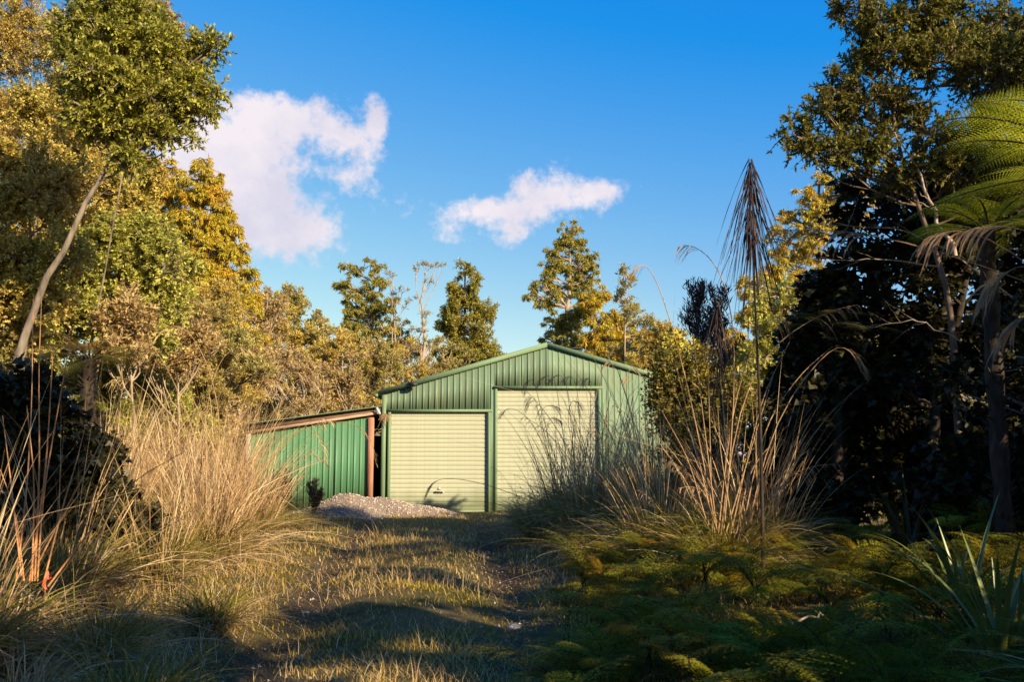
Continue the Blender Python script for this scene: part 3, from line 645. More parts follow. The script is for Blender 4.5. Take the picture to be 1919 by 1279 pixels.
# --- left wall of forest
LW = [
 ('broadleaf_tree', 'large yellow-green broadleaf tree filling the slope below the leaning trunk', 20, (170, 851), [(230, 440, 55), (290, 455, 45), (180, 470, 55), (330, 500, 38), (250, 520, 60), (150, 540, 60), (310, 560, 45), (200, 600, 60), (270, 620, 50), (120, 620, 60)], 'broad', LIME, 330, 1.5),
 ('broadleaf_tree', 'olive gold tree with fine leaves behind the bend of the leaning trunk', 22, (90, 851), [(90, 330, 60), (150, 300, 50), (200, 350, 50), (60, 400, 70), (140, 410, 70), (220, 420, 45), (90, 490, 70), (30, 460, 60), (40, 560, 70)], 'broad', GOLD, 380, 1.55),
 ('broadleaf_tree', 'tall golden tree at the very top edge beside the glossy crown', 20, (60, 851), [(60, 40, 70), (20, 110, 70), (100, 100, 60), (130, 180, 60), (60, 200, 75), (10, 270, 70), (100, 270, 60), (-30, 60, 80), (-40, 200, 80)], 'olive', GOLD, 330, .8),
 ('twiggy_tree', 'brown seed laden twiggy tree top showing above the glossy crown', 18, (110, 851), [(300, 35, 20), (320, 45, 14), (285, 20, 20), (310, 70, 22), (340, 120, 16), (330, 90, 14), (180, 60, 30), (120, 70, 35), (240, 90, 40)], 'sparse', RUST, 110, 1.0),
 ('broadleaf_tree', 'dull olive tree deep behind the dark trunk shade', 17, (15, 851), [(20, 560, 60), (-10, 640, 70), (60, 650, 50), (0, 480, 50), (-60, 400, 80), (30, 700, 60)], 'broad', OLIVE, 200, 1.3),
 ('scrub_tree', 'twiggy golden tree under the golden conifer beside the dry sedges', 27, (420, 851), [(380, 590, 40), (430, 570, 40), (330, 600, 40), (300, 650, 45), (400, 650, 50), (460, 630, 36), (350, 700, 50), (440, 720, 50), (280, 730, 50)], 'scrub', GOLD, 260, 1.25),
 ('broadleaf_tree', 'fine leaved gold tree in the gap under the glossy crown', 24, (230, 851), [(230, 300, 40), (265, 340, 40), (215, 370, 40), (180, 260, 50), (250, 400, 40), (120, 240, 60), (200, 440, 50)], 'broad', GOLD, 260, 1.5),
 ('scrub_tree', 'low yellow scrub behind the ferns below the broadleaf slope', 23, (230, 851), [(200, 700, 45), (260, 720, 45), (150, 720, 50), (320, 760, 40), (230, 790, 50), (160, 800, 50), (300, 830, 40), (380, 800, 36), (400, 860, 36)], 'broad', LIME, 220, 1.5),
 ('broadleaf_tree', 'bushy gold tree crowding right behind the foot of the leaning trunk', 16.5, (-20, 851), [(30, 380, 50), (80, 300, 45), (40, 470, 55), (110, 380, 42), (150, 330, 36), (60, 220, 50), (0, 290, 50), (90, 560, 50), (20, 560, 50), (130, 480, 40)], 'broad', GOLD, 230, 1.3),
 ('scrub_tree', 'pale twiggy scrub below the foot of the great golden conifer', 25, (380, 851), [(340, 520, 36), (380, 600, 40), (320, 640, 40), (360, 690, 44), (290, 560, 36), (430, 660, 40), (470, 700, 36), (410, 750, 44), (330, 760, 44)], 'scrub', OLIVE, 220, 1.3),
]
for q, (nm, lab, Yd, base, bl, sty, mt, nc, tk) in enumerate(LW):
    px_tree(nm, lab, Yd, base, bl, sty, mt, BARK, int(nc * 1.25), .03 if nm == 'twiggy_tree' else .05, seed=100 + q, tk=tk * .76)
for q, (px, py, Yd, lab) in enumerate([(455, 640, 28, 'tan twiggy bush below the flank of the great golden conifer'), (560, 705, 32, 'tan twiggy bush above the middle of the lean-to roof'), (655, 700, 33, 'tan twiggy bush near the top end of the lean-to roof'),
        (335, 610, 22, 'brown twiggy bush tangled before the yellow-green slope'), (235, 590, 18, 'brown twiggy bush beside the dark tree fern crown'), (400, 740, 25, 'tan twiggy bush behind the bleached canes'), (500, 590, 35, 'grey twiggy bush under the shoulder of the great conifer')]):
    rng = np.random.default_rng(150 + q); px_tree('twiggy_bush', lab, Yd, (px, 860), [(px + rng.normal(0, 30), py + rng.uniform(-35, 90), rng.uniform(14, 30)) for _ in range(12)] + [(px, py - 40, 10)], 'sparse', RUST, BARKP, 110, .04, seed=160 + q, cat='bush', tk=.95, limb=1.4)
px_tree('leaning_broadleaf_tree', 'glossy broadleaf tree with a mottled bare trunk leaning out towards the cloud', 13.5, (-10, 851),
  [(248, 105, 40), (205, 75, 45), (300, 95, 38), (335, 125, 34), (372, 95, 20), (403, 88, 14), (428, 78, 8), (350, 170, 34), (388, 178, 20), (412, 165, 9), (310, 205, 34), (362, 212, 18), (398, 218, 8), (255, 180, 46), (215, 225, 42), (290, 245, 26), (320, 262, 16), (358, 270, 7), (190, 150, 50), (250, 35, 40), (200, 15, 40), (160, 70, 40), (250, 300, 22), (170, 220, 34)],
  'broad', BROAD, BARK, 430, .065, trunk=[(-10, 860), (15, 740), (38, 640), (62, 560), (105, 500), (138, 430), (158, 370), (200, 318), (232, 270), (250, 200), (258, 120), (300, 60)], seed=120, tk=1., limb=.4, near=True)
# ------------------------------------------------------------------ sedge tussocks with arching seed stalks
def arcs(rng, n, L0, L1, tilt0, tilt1, droop, base_r, npt=7, lean=(0, 0)):
    th = rng.uniform(0, 2 * pi, n); tl = rng.uniform(tilt0, tilt1, n); L_ = rng.uniform(L0, L1, n)
    t = np.linspace(0, 1, npt)[None]
    dp = droop * rng.uniform(.5, 1.4, n)[:, None]
    r = L_[:, None] * (np.sin(tl)[:, None] * t + .45 * dp * t ** 2); z = L_[:, None] * (np.cos(tl)[:, None] * t - dp * .55 * t ** 2.4)
    rb = base_r * np.sqrt(rng.uniform(0, 1, n)); tb = th + rng.normal(0, .8, n)
    P = np.stack([(rb * np.cos(tb))[:, None] + r * np.cos(th)[:, None] + lean[0] * t ** 2 * L_[:, None], (rb * np.sin(tb))[:, None] + r * np.sin(th)[:, None] + lean[1] * t ** 2 * L_[:, None], np.maximum(z, -.05)], -1)
    tg = nrm(np.gradient(P, axis=1)); sdv = nrm(np.cross(tg, np.array([0, 0, 1.]) + rng.normal(0, .5, (n, 1, 3))))
    return P, sdv
def blades_mesh(rng, n, L0, L1, tilt0, tilt1, droop, base_r, w, mat, name='leaf_blades', npt=7, lean=(0, 0)):
    P, S = arcs(rng, n, L0, L1, tilt0, tilt1, droop, base_r, npt, lean)
    bent = rng.uniform(0, 1, n) < .3; tk_ = rng.uniform(.3, .8, n)[:, None]; P += (np.clip(np.linspace(0, 1, npt)[None] - tk_, 0, 1) * bent[:, None])[..., None] * (rng.normal(0, 1, (n, 1, 3)) + [0, 0, -.8]) * (L1 * .5)
    t = np.linspace(0, 1, npt); wf = np.clip(1.15 - t ** 2 * 1.1, .08, 1) * w
    return MB().strips(P, S * wf[None, :, None] * rng.uniform(.6, 1.2, n)[:, None, None]).mesh(name, mat)
def plume_mesh(P, rng, ns=9, l=.24, side=None, w=.0045, frac=.3, mat=None):
    """hanging one-sided comb of frayed strands on the last part of the stalk path P [N,3]"""
    allP = []; s_ = np.linspace(0, 1, len(P)); ww = []
    for rep in range(2):
        q = np.linspace(1 - frac, 1, ns) + rng.normal(0, .004, ns) + rep * .003; q = np.clip(q, 0, 1)
        B = np.stack([np.interp(q, s_, P[:, i]) for i in range(3)], -1)
        tg = nrm(np.stack([np.interp(q, s_, np.gradient(P[:, i])) for i in range(3)], -1))
        ll = l * rng.uniform(.5, 1.15, ns)[:, None] * (1.2 - .75 * ((q - 1 + frac) / frac))[:, None]
        t = np.linspace(0, 1, 5)[None, :, None]; out = nrm(tg * np.array([1, 1, .2]))
        o1 = out[:, None] * ll[:, None] * (t * .85 - .22 * t ** 2) + np.array([0, 0, -1.]) * ll[:, None] * (t ** 1.9) * .75 + rng.normal(0, .09 * (rep + .6), (ns, 1, 3)) * ll[:, None] * t
        allP.append(B[:, None] + o1)
    A = np.concatenate(allP); tgv = nrm(np.gradient(A, axis=1)); S = nrm(np.cross(tgv, rng.normal(0, 1, (len(A), 1, 3))))
    wf = np.array([.3, .8, 1.2, .9, .15]) * w
    return MB().strips(A, S * wf[None, :, None]).mesh('seed_plume', mat or PLUME)
def stalk(parent, P, rng, r=.006, plume=True, mat=None, lmat=None, l=.24, frac=.3, ns=9, w=.0032):
    P = np.asarray(P, float); n = 14; s_ = np.linspace(0, 1, len(P)); q = np.linspace(0, 1, n)
    if len(P) != n:                                                     # smooth through the control points
        Q = np.stack([np.interp(q, s_, P[:, i]) for i in range(3)], -1)
        for _ in range(3): Q[1:-1] = (Q[:-2] + Q[1:-1] * 2 + Q[2:]) / 4
    else: Q = P
    o = MB().tubes(Q[None], (r * (1.1 - .75 * q))[None], 5).build('stalk', mat or STALK, parent, True)
    if plume: link('seed_plume', plume_mesh(Q, rng, ns, l, w=w, frac=frac, mat=lmat), o)
    return o
# shared meshes, three kinds of clump
rg = np.random.default_rng(77)
TG = [blades_mesh(rg, 430, .7, 1.5, .05, .75, .75, .22, .0065, BLADE) for _ in range(3)]
TD = [blades_mesh(rg, 320, .6, 1.5, .10, .95, .85, .28, .0055, STRAW, 'dead_blades') for _ in range(3)]
TC = [blades_mesh(rg, 90, 1.2, 3.0, .03, .42, .32, .30, .0055, STRAW, 'dry_canes', npt=8) for _ in range(2)]
TS = []
for k in range(8):
    P, _s = arcs(rg, 1, 1.9, 2.7, .05, .35, .45 + .08 * (k % 4), .12, 14)
    P = P[0]; q = np.linspace(0, 1, 14)
    TS.append((MB().tubes(P[None], (.0065 * (1.1 - .75 * q))[None], 5).mesh('stalk', STALK, True), plume_mesh(P, rg, 9, .22, w=.0032)))
TN = 0
def tussock(x, y, s, lab, green=1, dead=1, canes=0, ns=5, seed=0, group=None, z=None, sz=1.0):
    rng = np.random.default_rng(900 + seed)
    o = thing('sedge_tussock', (x, y, float(gh(x, y)) - .02 if z is None else z), lab, 'sedge', group, rng.uniform(0, 6.28))
    o.scale = (s, s, s * sz)
    if green: tag(link('leaf_blades', TG[rng.integers(3)], o, rot=(0, 0, rng.uniform(0, 6))), kind='stuff')
    if dead: tag(link('dead_blades', TD[rng.integers(3)], o, rot=(0, 0, rng.uniform(0, 6))), kind='stuff')
    for k in range(canes): tag(link('dry_canes', TC[k % 2], o, rot=(0, 0, rng.uniform(0, 6)), scale=rng.uniform(.8, 1.1)), kind='stuff')
    for k in range(ns):
        a, b = TS[rng.integers(8)]; r = (rng.normal(0, .05), rng.normal(0, .05), rng.uniform(0, 6.28)); sc_ = rng.uniform(.75, 1.1)
        st = link('stalk', a, o, rot=r, scale=sc_); link('seed_plume', b, st)
    return o
def gx_at(px, Y): return at(px, 851, Y)[0]
def pstalks(o, Y, lines, seed, r=.006, mat=None, lmat=None, l=.24, dy=.25, **kw):
    """stalks through measured points, each in its own slightly different depth"""
    rng = np.random.default_rng(seed); ob = np.array(o.location)
    for ln in lines:
        pl = ln[0] if isinstance(ln[0], list) else ln; flag = not (isinstance(ln[0], list) and ln[1] == 0)
        d1 = rng.uniform(-dy, dy)
        rz = -o.rotation_euler[2]; M_ = np.array([[cos(rz), -sin(rz), 0], [sin(rz), cos(rz), 0], [0, 0, 1]])
        P = [(M_ @ (at(a, b, Y + d1 * i / max(1, len(pl) - 1)) - ob)) / np.array(o.scale) for i, (a, b) in enumerate(pl)]
        s_ = stalk(o, P, rng, r, flag, mat, lmat, l, **kw)
# --- left bank
tA = tussock(gx_at(395, 14.5), 14.5, 1.15, 'big tawny sedge clump on the sunny track edge with a splayed skirt of dead blades', canes=5, ns=0, seed=1, dead=1)
tag(link('dead_blades', TD[1], tA, rot=(0, 0, 2.2), scale=1.1), kind='stuff')
pstalks(tA, 14.5, [[(395, 1000), (380, 850), (330, 720), (285, 640), (250, 640)], [(400, 1000), (420, 820), (400, 700), (360, 620), (320, 600), (290, 640)], [(405, 1000), (440, 830), (455, 740), (500, 700), (540, 730)],
    [(390, 1000), (350, 850), (300, 760), (240, 700), (200, 720)], [(400, 1000), (410, 850), (470, 750), (520, 700), (575, 690), (600, 740)], [(410, 990), (470, 900), (540, 830), (590, 780), (620, 790)],
    [(395, 990), (370, 860), (390, 760), (400, 690), (440, 640), (470, 660)], [(400, 1000), (450, 880), (520, 820), (575, 800), (600, 815), (612, 870)]], 21, lmat=STRAW)
tB = tussock(gx_at(470, 17.5), 17.5, 1.1, 'dry sedge clump before the low end of the lean-to with long bleached canes', canes=5, ns=5, seed=2)
pstalks(tB, 17.5, [[(470, 960), (500, 860), (560, 800), (640, 785), (690, 800), (705, 870)], [(475, 960), (490, 840), (530, 750), (560, 700), (600, 720)], [(470, 960), (460, 800), (480, 720), (540, 660), (590, 700)], [(480, 960), (540, 880), (560, 855), (590, 850), (612, 872)]], 22)
tussock(gx_at(330, 19), 19, 1.2, 'tall dry cane clump in full sun under the fern shrubs', canes=7, ns=6, seed=3)
tussock(gx_at(420, 22), 22, 1.3, 'bleached cane clump behind the open end post of the lean-to', green=0, canes=7, ns=8, seed=4)
tussock(gx_at(250, 21), 21, 1.3, 'straw coloured clump at the foot of the broadleaf slope', canes=7, ns=5, seed=5)
tussock(gx_at(500, 25), 25, 1.25, 'dry clump against the outer post of the lean-to', canes=2, ns=4, seed=6, sz=.7)
tussock(gx_at(545, 21.5), 21.5, .75, 'low grey tussock touching the lean-to wall beside the small dark shrub', canes=0, ns=1, seed=7, sz=.7)
for q, (px, Yd, s) in enumerate([(470, 29.5, 1.6), (390, 31, 1.7), (540, 39, 2.6), (600, 41, 2.7), (480, 37, 2.4), (655, 42, 2.6), (330, 27, 1.6)]):
    tussock(gx_at(px, Yd), Yd, s, ['tall pampas like clump beyond the low corner of the lean-to roof', 'pampas like clump left of the lean-to in the scrub edge', 'pale feathery clump showing above the lean-to roof between scrub trees', 'pale feathery clump over the middle of the lean-to roof', 'feathery clump under the golden conifer shoulder',
            'small feathery clump near the high end of the lean-to roof', 'feathery clump on the sunlit slope below the yellow shrubs'][q], green=0, canes=6, ns=12, seed=20 + q, z=0)
tussock(gx_at(300, 11.8), 11.8, 1.0, 'brown shaded sedge between the big tawny clump and the dark thicket', canes=1, ns=2, seed=31)
tussock(gx_at(120, 10), 10, 1.15, 'shaded sedge in front of the black thicket', canes=1, ns=3, seed=32)
tC = tussock(gx_at(35, 8.2), 8.2, .95, 'orange stalked cane clump beside the red tape', canes=0, ns=0, seed=33, green=0)
pstalks(tC, 8.2, [([(60, 1080), (110, 980), (180, 850), (240, 720)], 0), ([(40, 1080), (20, 900), (5, 780)], 0), ([(70, 1090), (80, 930), (110, 760), (135, 620)], 0), ([(55, 1090), (85, 900), (95, 740), (100, 640)], 0), ([(80, 1100), (120, 940), (140, 880), (160, 800)], 0),
    ([(30, 1090), (50, 930), (60, 760), (62, 560)], 0), ([(65, 1090), (75, 880), (72, 700), (78, 560)], 0), ([(60, 1090), (65, 900), (50, 760)], 0), ([(45, 1090), (30, 960), (0, 880)], 0), ([(90, 1100), (180, 980), (250, 900), (340, 850)], 0)], 23, r=.009, mat=plain('orange_stalk', (.42, .18, .07), (.60, .30, .14), 6, .6), dy=.3)
tussock(gx_at(-60, 7.3), 7.3, .9, 'brown sedge spilling over the near bank corner', canes=1, ns=0, seed=34)
tussock(gx_at(60, 6.6), 6.6, .62, 'low rusty sedge on the near bank below the orange stalks', green=0, canes=0, ns=0, seed=35)
tussock(gx_at(265, 6.3), 6.3, .62, 'green sedge with upright blades standing on the verge nearest the camera', dead=0, canes=0, ns=0, seed=36)
tussock(gx_at(200, 8.0), 8.0, .7, 'dark green sedge in the shade of the verge', dead=1, canes=0, ns=1, seed=37)
tussock(gx_at(410, 9.6), 9.6, .6, 'low brown tuft on the shaded verge before the sunlit patch', dead=1, canes=0, ns=0, seed=38)
tussock(gx_at(150, 12.8), 12.8, 1.1, 'dark sedge clump under the dark tree fern', canes=1, ns=1, seed=39)
tussock(gx_at(215, 16.2), 16.2, 1.2, 'sunlit arching clump just under the tree fern crown', canes=3, ns=4, seed=40)
# --- clumps in front of the taller door
tD = tussock(gx_at(1075, 20.5), 20.5, 1.35, 'dark sedge clump with many tall plumes before the taller door', canes=1, ns=0, seed=41)
pstalks(tD, 20.5, [[(1070, 960), (1040, 860), (1010, 760), (1003, 712), (990, 708), (985, 735)], [(1075, 960), (1060, 850), (1045, 740), (1040, 706), (1020, 700), (1010, 722)], [(1085, 960), (1075, 850), (1065, 740), (1060, 705), (1040, 700), (1032, 715)],
    [(1080, 960), (1090, 850), (1085, 760), (1080, 715), (1068, 700), (1058, 712)], [(1095, 960), (1110, 840), (1105, 750), (1110, 712), (1100, 705), (1096, 722)], [(1060, 960), (1030, 870), (1010, 790), (1005, 745), (995, 740), (990, 765)],
    [(1050, 960), (1030, 860), (1000, 790), (970, 768), (950, 762), (940, 780)], [(1050, 960), (1035, 850), (1010, 790), (1015, 762), (1035, 758), (1045, 765)], [(1075, 960), (1080, 850), (1060, 790), (1068, 752), (1080, 748), (1083, 770)],
    [(1090, 960), (1120, 860), (1140, 760), (1155, 690), (1142, 670), (1132, 690)], [(1040, 960), (950, 920), (880, 900), (830, 895), (810, 905), (803, 925)], [(1065, 960), (1055, 880), (1030, 840), (1020, 800), (1035, 775), (1048, 790)],
    [(1100, 960), (1130, 880), (1165, 770), (1175, 700), (1185, 680), (1195, 700)], [(1110, 960), (1150, 860), (1185, 760), (1190, 720), (1180, 700), (1170, 712)]], 24, r=.006, l=.26)
for q, (px, Yd, s, lab) in enumerate([(990, 22.5, .9, 'spiky sedge at the foot of the pier between the two doors'), (1145, 21.5, 1.3, 'dense dark clump against the outer edge of the taller door'), (1205, 19.5, 1.35, 'dark clump hiding the end wall of the shed'),
        (1015, 18.5, .95, 'dark arching clump leaning over the wheel rut'), (1105, 17.5, 1.1, 'clump of dark blades before the tall plumes'), (1180, 16.2, 1.15, 'grey green clump with pale dead tips'),
        (1255, 15.0, 1.15, 'dark blades in front of the flowering gorse'), (1100, 14.8, .75, 'low dark tussock where the track bank begins'), (1190, 13.2, .85, 'low brown tussock above the ground ferns'), (1270, 22.5, 1.3, 'tall clump in front of the far corner of the shed'), (1045, 19.3, 1.15, 'brown clump before the lower edge of the taller door'), (1135, 18.6, 1.4, 'dense brown clump hiding the foot of the outer door jamb'), (1228, 17.6, 1.5, 'large brown clump between the gorse and the end wall')]):
    tussock(gx_at(px, Yd), Yd, s, lab, canes=1 if s > 1 else 0, ns=[1, 7, 8, 0, 2, 3, 3, 0, 0, 8, 2, 6, 5][q], seed=50 + q)
# --- tawny clump with broken canes, catching the light
tE = tussock(gx_at(1350, 11.8), 11.8, 1.05, 'tawny clump of stout canes with the tallest arching plumes against the sky', canes=0, ns=0, seed=61)
pstalks(tE, 11.8, [[(1345, 1010), (1300, 760), (1262, 620), (1235, 530), (1215, 497), (1200, 492), (1188, 512)], [(1355, 1010), (1385, 700), (1372, 560), (1345, 495), (1315, 468), (1290, 457), (1276, 461)],
    [(1350, 1010), (1375, 780), (1430, 660), (1500, 610), (1560, 580), (1605, 572)], [(1345, 1010), (1365, 800), (1395, 680), (1430, 610), (1450, 590), (1470, 600)], ([(1340, 1000), (1300, 820), (1270, 700)], 0), ([(1345, 1010), (1320, 800), (1300, 640)], 0),
    ([(1335, 1010), (1330, 800), (1325, 620)], 0), ([(1370, 1000), (1400, 860), (1430, 740), (1480, 640)], 0), ([(1380, 1000), (1405, 880), (1478, 795)], 0), ([(1400, 1010), (1425, 900), (1455, 820)], 0), ([(1375, 1000), (1350, 850), (1345, 760)], 0), ([(1390, 1000), (1430, 800), (1500, 700), (1560, 650)], 0),
    ([(1330, 1000), (1290, 860), (1240, 770)], 0), ([(1360, 1000), (1420, 800), (1450, 700)], 0), [(1400, 1000), (1440, 800), (1520, 690), (1570, 640), (1600, 660), (1615, 700)]], 25, r=.008, l=.30, dy=.4)
tussock(gx_at(1420, 12.3), 12.3, .95, 'brown clump at the edge of the dark wood beside the stout canes', canes=1, ns=1, seed=62)
tussock(gx_at(1385, 12.6), 12.6, 1.1, 'dense brown clump right behind the stout canes', canes=2, ns=4, seed=65)
tussock(gx_at(1240, 13.6), 13.6, 1.1, 'dark clump between the stout canes and the shed end', canes=2, ns=5, seed=66)
tussock(gx_at(1290, 12.9), 12.9, .9, 'green black clump between the stout canes and the gorse', canes=0, ns=1, seed=63)
# --- near clump outside the right edge, blurred plumes hang into view
tF = tussock(3.35, 4.6, .9, 'nearest clump beside the camera whose pale blurred plumes hang before the dark wood', canes=0, ns=0, seed=64)
pstalks(tF, 4.5, [[(2240, 1300), (2150, 800), (1990, 530), (1850, 440), (1780, 425), (1740, 450)], [(2240, 1300), (2200, 700), (2040, 480), (1920, 425), (1850, 420), (1790, 440)],
   [(2240, 1300), (2150, 600), (1900, 520), (1700, 450), (1560, 428), (1450, 432)], [(2260, 1300), (2150, 800), (2040, 620), (1960, 580), (1910, 590), (1885, 640)], [(2240, 1300), (2120, 650), (1990, 520), (1920, 490), (1880, 510), (1850, 560)]], 26, r=.005, l=.26, dy=.1, frac=.28, ns=14, w=.004)
# --- flax like clump, near
def strap_clump(name, lab, cat, x, y, spec, seed, w=.022, mat=None, s=1.):
    rng = np.random.default_rng(seed); o = thing(name, (x, y, float(gh(x, y)) - .02), lab, cat)
    for (az_, L_, tilt, dp) in spec:
        n = 12; t = np.linspace(0, 1, n); r = L_ * (sin(tilt) * t + .4 * dp * t ** 2); z = L_ * (cos(tilt) * t - .6 * dp * t ** 2.3)
        P = np.stack([r * cos(az_) + rng.normal(0, .04), r * sin(az_) + rng.normal(0, .04), z], -1); sd2 = np.array([-sin(az_), cos(az_), 0.])
        wf = w * np.clip(np.minimum(.5 + t * 3, 1.15 - t ** 2 * 1.15), .02, 1)
        up = nrm(np.cross(np.gradient(P, axis=0), sd2))
        A = P - sd2 * wf[:, None] + up * wf[:, None] * .45; Bq = P; Cq = P + sd2 * wf[:, None] + up * wf[:, None] * .45
        V = np.stack([A, Bq, Cq], 1).reshape(-1, 3); i_ = np.arange(n - 1) * 3
        MB().add(V, np.concatenate([np.stack([i_, i_ + 1, i_ + 4, i_ + 3], -1), np.stack([i_ + 1, i_ + 2, i_ + 5, i_ + 4], -1)])).build('leaf', mat or FLAX, o, True)
    return o
rng = np.random.default_rng(5)
strap_clump('flax_bush', 'broad leaved flax rising from the ferns at the near corner', 'flax', gx_at(1860, 6.3), 6.3, [(rng.uniform(0, 6.28), rng.uniform(.8, 1.7), rng.uniform(.05, .7), rng.uniform(.05, .7)) for _ in range(34)], 1)
strap_clump('flax_bush', 'smaller flax deeper in the shade behind the corner flax', 'flax', gx_at(1790, 7.9), 7.9, [(rng.uniform(0, 6.28), rng.uniform(.7, 1.5), rng.uniform(.05, .8), rng.uniform(.1, .9)) for _ in range(26)], 2)
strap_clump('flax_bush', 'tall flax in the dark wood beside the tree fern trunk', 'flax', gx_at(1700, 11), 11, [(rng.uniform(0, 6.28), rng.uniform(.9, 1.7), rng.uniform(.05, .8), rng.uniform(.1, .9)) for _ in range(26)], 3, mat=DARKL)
# ------------------------------------------------------------------ ferns
def frond_mesh(name, L_, pin, npin, nl, droop, rise, rng, mat, lw=.011, wd=.5, curl=0.):
    """rachis with pairs of pinnae made of small leaflets; grows along +x"""
    t = np.linspace(0, 1, 24); X_ = L_ * (t * cos(rise) + 0 * t); Z_ = L_ * (t * sin(rise) - droop * t ** 2)
    X_ = X_ * (1 - .12 * droop * t); P = np.stack([X_, .04 * L_ * np.sin(t * 2.5 + rng.uniform(0, 3)), Z_], -1)
    mb = MB().tubes(P[None], (.012 * L_ * (1.05 - t) * .55)[None] + .0015, 5, m=1)
    tp = np.linspace(.12, .985, npin); C = np.stack([np.interp(tp, t, P[:, i]) for i in range(3)], -1)
    tg = nrm(np.stack([np.interp(tp, t, np.gradient(P[:, i])) for i in range(3)], -1))
    pl = pin * np.minimum(np.clip((tp - .05) * 4, .25, 1), (1.02 - tp) * 2.0 + .03)
    for sgn in (-1, 1):
        sidev = nrm(np.cross(tg, np.array([0, 0, 1.]))) * sgn
        up = nrm(np.cross(tg, sidev)) ; up = np.where(up[:, 2:3] < 0, -up, up)
        d0 = nrm(sidev + tg * .38)
        u = np.linspace(.06, 1, nl); curve = pl[:, None, None] * (d0[:, None] * u[None, :, None] + tg[:, None] * (.10 * u ** 2)[None, :, None] - np.array([0, 0, 1.]) * (.20 + curl) * (u ** 2)[None, :, None])
        Q_ = C[:, None] + curve + rng.normal(0, .004, (npin, 1, 3)) * u[None, :, None]
        tq = nrm(np.gradient(Q_, axis=1))
        q3 = np.concatenate([C[:, None], Q_[:, ::max(1, nl // 4)]], 1)
        mb.strips(q3, np.broadcast_to(tg[:, None] * .0016, q3.shape), m=1)
        for s2 in (-1, 1):
            ld = nrm(nrm(np.cross(tq, up[:, None])) * s2 + tq * .45 - np.array([0, 0, .15]))
            ll = (pl[:, None] * wd * .30 * np.clip(1.08 - u ** 1.6, .12, 1)[None]).ravel()
            mb.leaves(Q_.reshape(-1, 3), ld.reshape(-1, 3), np.broadcast_to(up[:, None], Q_.shape).reshape(-1, 3), ll, np.minimum(ll * .34, lw * 3), .1, m=0)
    return mb.mesh(name, [mat, BARKD])
rg = np.random.default_rng(8)
FRL = [frond_mesh('frond', 1.95, .46, 38, 17, d, r, rg, FERN, wd=.2) for d, r in ((.42, .62), (.55, .75), (.35, .35))]
FRD = [frond_mesh('frond', 1.7, .40, 30, 14, d, r, rg, mt, wd=.22) for d, r, mt in ((.5, .6, FERNG), (.6, .75, FERNG), (.4, .3, FERNG))]
def fern_sprig(L_, seed):
    """finely divided arching frond on a thin stipe"""
    r_ = np.random.default_rng(seed); t = np.linspace(0, 1, 14); up0 = r_.uniform(.7, 1.2)
    P = np.stack([L_ * t * cos(up0) + .25 * L_ * t ** 2, .06 * L_ * np.sin(3 * t + seed), L_ * (sin(up0) * t - .62 * t ** 2.2)], -1)
    mb = MB().tubes(P[None], (.0028 * (1.15 - t))[None], 4, m=1).tubes(np.stack([P[0] + [0, 0, -.3], P[0]])[None], np.array([[.003, .003]]), 4, m=1)
    npn = 16; tp = np.linspace(.14, .99, npn); C = np.stack([np.interp(tp, t, P[:, i]) for i in range(3)], -1)
    tg = nrm(np.stack([np.interp(tp, t, np.gradient(P[:, i])) for i in range(3)], -1)); pl = .27 * L_ * np.sin(np.clip(tp * .9 + .12, 0, 1) * pi) ** .7 + .01
    for sg_ in (-1, 1):
        sv = nrm(np.cross(tg, np.array([0, 0, 1.])) * sg_ + tg * r_.uniform(.45, .6, (npn, 1)) + r_.normal(0, .05, (npn, 3)))
        u = np.linspace(.08, 1, 9); Q_ = C[:, None] + pl[:, None, None] * (sv[:, None] * u[None, :, None] - np.array([0, 0, 1.]) * (.22 * u ** 2)[None, :, None])
        tq = nrm(np.gradient(Q_, axis=1)); upn = nrm(np.array([0, 0, 1.]) + .4 * tg[:, None] + r_.normal(0, .12, Q_.shape))
        for s2 in (-1, 1):
            ld = nrm(nrm(np.cross(tq, upn)) * s2 + tq * r_.uniform(.4, 1.1, (npn, 9, 1)) + r_.normal(0, .08, Q_.shape))
            ll = (pl[:, None] * .21 * (1.1 - u * .8)[None] * r_.uniform(.7, 1.2, (npn, 9))).ravel()
            mb.leaf3(Q_.reshape(-1, 3), ld.reshape(-1, 3), upn.reshape(-1, 3), ll, ll * .13 + .0006)
    return mb.mesh('frond', [FERNG, BARKD])
GF = [fern_sprig(L_, k) for k, L_ in enumerate((.46, .54, .42, .60, .50, .38))]
